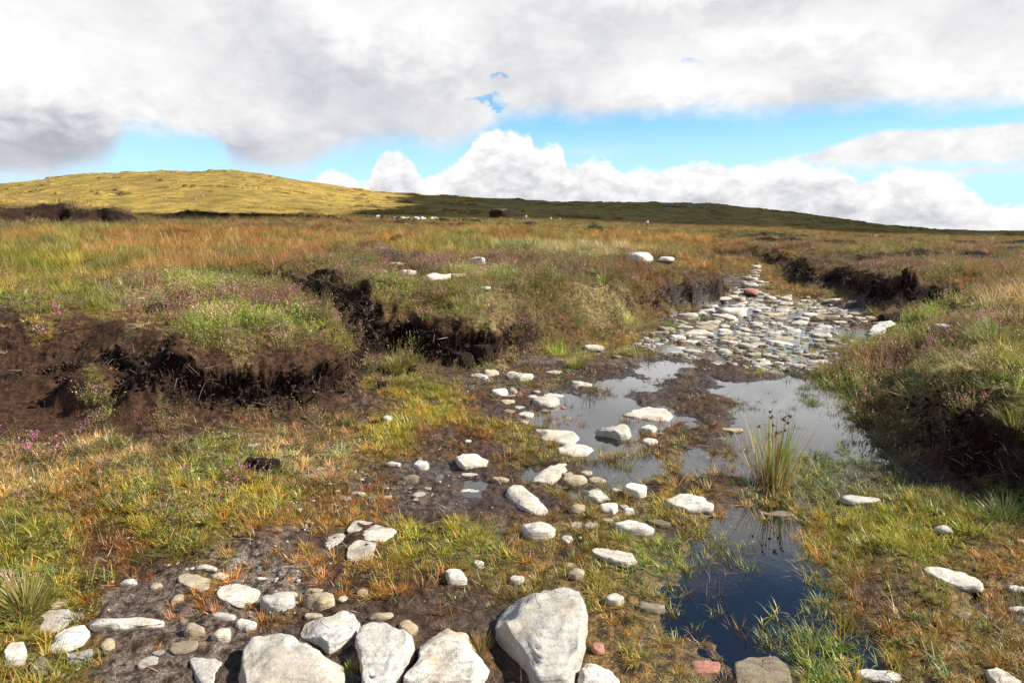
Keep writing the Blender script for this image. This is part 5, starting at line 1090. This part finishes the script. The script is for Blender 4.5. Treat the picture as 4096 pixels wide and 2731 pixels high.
def proto_roots():
    T = Tuft()
    for _ in range(12):
        a = U(0, 6.28)
        T.blade(U(-.05, .05), U(-.05, .05), U(-.02, .02), a, U(.6, 2.6), U(.04, .15), U(.0018, .0035), jit(random.choice([(.34, .22, .15), (.22, .11, .07), (.50, .40, .28), (.16, .08, .05)])), 5, U(-1.2, 1.6))
    return T
fp = face_points(1300); X = V2[fp[:, 0], fp[:, 1]] + Nn[fp[:, 0], fp[:, 1]] * .02; n = len(X); s = RNG.uniform(.5, 1.4, n)
scatter('hanging_roots', [proto_roots() for _ in range(8)], X, RNG.uniform(0, 6.28, n), RNG.normal(0, .7, (n, 2)), np.stack([s, s, s], 1), np.ones((n, 3)) * RNG.uniform(.5, 1.1, (n, 1)), 'thin dead roots hanging from the peat faces')
# clouds over the right-hand side of the moor, high outside the picture, that shade the far hill and the middle distance
clm = solid('cloud_white', (.85, .86, .9), 1)
def cloud(pts, z, thick, seed, lab=None):
    P_ = np.array(pts, float); c = P_.mean(0)
    n = 60; r = np.random.default_rng(seed)
    v, f = ico(6); v = v.copy()
    th = np.arctan2(v[:, 1], v[:, 0]); hor = np.hypot(v[:, 0], v[:, 1])
    o_ = P_ - c; R = np.zeros(len(v)); dx, dy = np.cos(th), np.sin(th)
    for i in range(len(o_)):
        x0, y0 = o_[i]; x1, y1 = o_[(i + 1) % len(o_)]; ex, ey = x1 - x0, y1 - y0
        den = dx * ey - dy * ex; den = np.where(np.abs(den) < 1e-9, 1e-9, den)
        tt = (x0 * ey - y0 * ex) / den; s = (x0 * dy - y0 * dx) / den
        R = np.where((tt > 0) & (s >= -1e-6) & (s <= 1 + 1e-6), np.maximum(R, tt), R)
    X = dx * hor ** .6 * R; Y = dy * hor ** .6 * R; Z = np.where(v[:, 2] > 0, v[:, 2], v[:, 2] * .25) * thick
    k = 1 / thick
    X += thick * .5 * fbm3(X * k, Y * k, Z * k, 4, seed); Y += thick * .5 * fbm3(X * k + 9, Y * k, Z * k, 4, seed + 1); Z += thick * .25 * fbm3(X * k, Y * k + 5, Z * k, 4, seed + 2)
    o = mesh_from('cloud', np.stack([X + c[0], Y + c[1], Z + z], 1), f, clm); tag(o, kind='structure')
_s = (math.sin(math.radians(94)) * math.cos(math.radians(39)), math.cos(math.radians(94)) * math.cos(math.radians(39)), math.sin(math.radians(39)))
def shade(pts, z, thick, seed):
    cloud([(a + _s[0] / _s[2] * (z - q), b + _s[1] / _s[2] * (z - q)) for a, b, q in pts], z, thick, seed)
shade([(-35, 185, 8), (-20, 300, 18), (-50, 420, 35), (30, 500, 45), (90, 560, 45), (200, 700, 40), (520, 760, 10), (620, 420, 5), (420, 180, 5), (140, 150, 4)], 430, 45, 3)
shade([(-150, 45, 2), (-130, 175, 5), (-75, 190, 5), (-42, 150, 4), (-26, 90, 3), (-16, 50, 2)], 400, 22, 9)
# ------------------------------------------------------------------ sky, sun, camera
SUN_AZ, SUN_EL = math.radians(94), math.radians(39)
sd = Vector((math.sin(SUN_AZ) * math.cos(SUN_EL), math.cos(SUN_AZ) * math.cos(SUN_EL), math.sin(SUN_EL)))
L = bpy.data.lights.new('sun', 'SUN'); L.energy = 5.0; L.angle = math.radians(.55); L.color = (1, .94, .84)
lo = bpy.data.objects.new('sun', L); COL.objects.link(lo); lo.rotation_euler = sd.to_track_quat('Z', 'Y').to_euler()
w = bpy.data.worlds.new('World'); scene.world = w; w.use_nodes = True
t = NT(w.node_tree); t.n.clear()
out = t.new('ShaderNodeOutputWorld'); bg = t.new('ShaderNodeBackground'); bg.inputs['Strength'].default_value = .1
t.l.new(bg.outputs[0], out.inputs['Surface'])
sky = t.new('ShaderNodeTexSky', sky_type='NISHITA'); sky.sun_disc = False
sky.sun_elevation = SUN_EL; sky.sun_rotation = SUN_AZ; sky.air_density = 1.0; sky.dust_density = .3; sky.ozone_density = 1.5
tc = t.new('ShaderNodeTexCoord'); D = tc.outputs['Generated']
sx = t.new('ShaderNodeSeparateXYZ'); t.l.new(D, sx.inputs[0])
dx, dy, dz = sx.outputs
AZ = t.m('ARCTAN2', dx, dy); EL = t.m('ARCSINE', dz)
def ae(px, py):
    a, b, c = ray(px, py); n = math.sqrt(a * a + b * b + c * c)
    return math.atan2(a, b), math.asin(c / n)
AMIN, AMAX = ae(-900, 900)[0], ae(5000, 900)[0]
azn = t.m('DIVIDE', t.m('SUBTRACT', AZ, AMIN), AMAX - AMIN, clamp=True)
def curve(pts):
    n = t.new('ShaderNodeFloatCurve'); cv = n.mapping.curves[0]
    n.mapping.use_clip = False
    P_ = []
    for px, py in pts:
        a, e = ae(px, py); P_.append(((a - AMIN) / (AMAX - AMIN), e))
    # elevations are stored scaled into 0..1
    P_ = [(x, e / .5 + .2) for x, e in P_]
    cv.points[0].location = P_[0]; cv.points[1].location = P_[-1]
    for q in P_[1:-1]: cv.points.new(*q)
    n.mapping.update(); t.l.new(azn, n.inputs['Value'])
    return t.m('MULTIPLY', t.m('SUBTRACT', n.outputs[0], .2), .5)
v3 = t.new('ShaderNodeCombineXYZ'); t.l.new(t.m('MULTIPLY', AZ, 1.0), v3.inputs[0]); t.l.new(t.m('MULTIPLY', EL, 1.6), v3.inputs[1])
SV = v3.outputs[0]
nA = t.noise(SV, 7, 7, .58, .25); nB = t.noise(SV, 26, 6, .6, .3); nC = t.noise(SV, 3.2, 5, .55, .3)
NA = t.m('SUBTRACT', nA, .5); NB = t.m('SUBTRACT', nB, .5); NC = t.m('SUBTRACT', nC, .5)
deg = math.radians(1)
# high sheet of cloud: its lower edge
E1 = curve([(-900, 700), (-300, 740), (0, 725), (200, 715), (400, 660), (470, 600), (520, 525), (700, 540), (860, 580), (960, 690), (1200, 690), (1350, 610), (1600, 590), (1800, 600), (1920, 550), (2050, 475), (2400, 495), (2600, 480), (2850, 455), (3150, 470), (3350, 462), (3500, 430), (3800, 455), (4096, 425), (5000, 430)])
m1 = t.ramp(t.m('ADD', t.m('SUBTRACT', EL, E1), t.m('ADD', t.m('MULTIPLY', NA, .05), t.m('MULTIPLY', NB, .018))), -.012, .024)
# blue overhead, beyond the top of the photo
mtop = t.ramp(t.m('ADD', EL, t.m('MULTIPLY', NC, .20)), .40, .50)
m1 = t.m('MULTIPLY', m1, t.m('SUBTRACT', 1, t.m('MULTIPLY', mtop, .9)))
# holes of blue in the sheet
def blob(px, py, rx, ry, warp=.0):
    a, e = ae(px, py); k = 1 / F
    X_ = t.m('DIVIDE', t.m('SUBTRACT', t.m('ADD', AZ, t.m('MULTIPLY', NA, warp)), a), rx * k)
    Y_ = t.m('DIVIDE', t.m('SUBTRACT', t.m('ADD', EL, t.m('MULTIPLY', NB, warp * .5)), e), ry * k)
    return t.m('POWER', 2.718, t.m('MULTIPLY', t.m('ADD', t.m('MULTIPLY', X_, X_), t.m('MULTIPLY', Y_, Y_)), -1))
hole = t.m('ADD', blob(1960, 408, 90, 22, .12), blob(1985, 315, 40, 16, .1))
hole = t.m('ADD', hole, t.m('MULTIPLY', blob(2760, 238, 40, 14, .1), .6))
m1 = t.m('MULTIPLY', m1, t.m('SUBTRACT', 1, t.ramp(t.m('ADD', hole, t.m('MULTIPLY', NB, 1.2)), .25, 1.1)))
# cumulus bank on the horizon
E2 = curve([(-900, 760), (0, 742), (120, 735), (300, 770), (600, 760), (1100, 735), (1230, 722), (1330, 682), (1400, 690), (1440, 730), (1480, 700), (1505, 640), (1560, 600), (1620, 612), (1665, 670), (1690, 705), (1790, 668), (1850, 625), (1890, 570), (1960, 522), (2040, 505), (2090, 540), (2120, 545), (2150, 590), (2200, 570), (2240, 565), (2255, 640), (2290, 650), (2350, 632), (2440, 655), (2480, 680), (2600, 672), (2700, 652), (2800, 640), (2880, 655), (2960, 672), (3080, 662), (3180, 642), (3260, 672), (3400, 690), (3440, 715), (3550, 690), (3620, 668), (3700, 675), (3760, 690), (3850, 745), (3960, 790), (4096, 815), (5000, 800)])
dE2 = t.m('SUBTRACT', E2, EL)
m2 = t.ramp(t.m('ADD', dE2, t.m('ADD', t.m('MULTIPLY', NB, .036), t.m('MULTIPLY', NA, .014))), -.003, .0075)
# the long band at the right
E3a = curve([(-900, 700), (2900, 700), (3000, 655), (3150, 625), (3350, 575), (3500, 530), (3700, 515), (3900, 500), (4096, 480), (5000, 470)])
E3b = curve([(-900, 690), (2900, 690), (3000, 645), (3150, 650), (3350, 655), (3600, 650), (3900, 648), (4096, 650), (5000, 650)])
nz = t.m('ADD', t.m('MULTIPLY', NA, .022), t.m('MULTIPLY', NB, .010))
m3 = t.m('MULTIPLY', t.ramp(t.m('ADD', t.m('SUBTRACT', E3a, EL), nz), -.003, .006), t.ramp(t.m('ADD', t.m('SUBTRACT', EL, E3b), nz), -.008, .008))
# wisp
m4 = t.m('MULTIPLY', t.m('ADD', blob(3900, 690, 170, 14, .06), t.m('ADD', t.m('MULTIPLY', blob(3480, 660, 200, 30, .1), .6), t.m('MULTIPLY', blob(2350, 600, 120, 20, .1), .25))), .9, clamp=True)
# brightness of the clouds
SC = 5.15
b1 = t.m('ADD', .90, t.m('ADD', t.m('MULTIPLY', NA, .6), t.m('MULTIPLY', NB, .25)))
for px, py, rx, ry, k in [(150, 590, 360, 110, -.34), (60, 330, 200, 120, .10), (150, 60, 160, 120, .10), (560, 330, 300, 190, .12), (1150, 360, 380, 230, -.12), (760, 640, 250, 60, -.1), (1180, 600, 260, 70, -.10), (1400, 110, 130, 90, .16), (1750, 130, 200, 150, .13), (1600, 330, 260, 130, -.12), (2050, 200, 150, 150, -.10), (2350, 260, 260, 170, -.02), (2800, 330, 320, 70, .16), (3050, 160, 260, 40, .12), (2700, 80, 350, 60, -.12), (3350, 90, 280, 60, .1), (3340, 370, 180, 60, -.14), (3850, 260, 250, 120, .13), (3850, 60, 250, 60, -.04), (3300, 260, 300, 40, -.06), (2300, 430, 300, 50, -.03), (2500, 470, 160, 25, .08)]:
    b1 = t.m('ADD', b1, t.m('MULTIPLY', blob(px, py, rx, ry, .15), k * .95))
depth2 = t.ramp(dE2, .0, .055)
nB2 = t.noise(SV, 40, 5, .6, .6)
b2 = t.m('ADD', t.m('SUBTRACT', 1.10, t.m('MULTIPLY', depth2, .26)), t.m('ADD', t.m('MULTIPLY', NB, .95), t.m('MULTIPLY', t.m('SUBTRACT', nB2, .5), .35)))
b2 = t.m('ADD', b2, t.m('ADD', t.m('MULTIPLY', blob(1570, 650, 110, 80), -.10), t.m('MULTIPLY', blob(3250, 800, 250, 60), -.10)))
b2 = t.m('ADD', b2, t.m('MULTIPLY', blob(2050, 560, 150, 90), .10))
b3 = t.m('ADD', .93, t.m('MULTIPLY', NB, .5))
def cc(b, tintd=(.70, .70, .76), tintl=(1, 1, 1)):
    b = t.m('MAXIMUM', b, .34)
    tint = t.mix(t.ramp(b, .5, 1.0), (.87, .89, 1.0), (1, 1, 1))
    return t.mix(1, tint, t.vcomb(b), 'MULTIPLY')
def vcomb(b):
    n = t.new('ShaderNodeCombineXYZ')
    s = t.m('MULTIPLY', b, SC)
    for i in range(3): t.l.new(s, n.inputs[i])
    return n.outputs[0]
t.vcomb = vcomb
hsv = t.new('ShaderNodeHueSaturation'); hsv.inputs['Saturation'].default_value = 1.7; hsv.inputs['Value'].default_value = .9
t.l.new(sky.outputs[0], hsv.inputs['Color'])
base = hsv.outputs[0]
base = t.mix(t.ramp(EL, .03, .20, .95, .15), base, (3.0, 5.0, 6.9))
base = t.mix(t.ramp(EL, .32, .5, 0, .55), base, (.25, .35, .9))
c = t.mix(m4, base, cc(b3))
c = t.mix(m2, c, cc(b2))
c = t.mix(m3, c, cc(b3))
c = t.mix(m1, c, cc(b1))
t.l.new(c, bg.inputs['Color'])
w.cycles.sampling_method = 'MANUAL'; w.cycles.sample_map_resolution = 512
cam = bpy.data.cameras.new('camera'); co = bpy.data.objects.new('camera', cam); COL.objects.link(co)
co.location = (0, 0, CAM_H); co.rotation_euler = (math.pi / 2 - TILT, 0, 0)
cam.sensor_width = 36; cam.lens = 24; cam.clip_start = .05; cam.clip_end = 8000
scene.camera = co
scene.view_settings.view_transform = 'Standard'; scene.view_settings.look = 'None'; scene.view_settings.gamma = 1; scene.view_settings.exposure = 0.93
scene.cycles.max_bounces = 6; scene.cycles.transparent_max_bounces = 12; scene.cycles.diffuse_bounces = 2; scene.cycles.glossy_bounces = 3
scene.cycles.transmission_bounces = 3; scene.cycles.caustics_reflective = False; scene.cycles.caustics_refractive = False
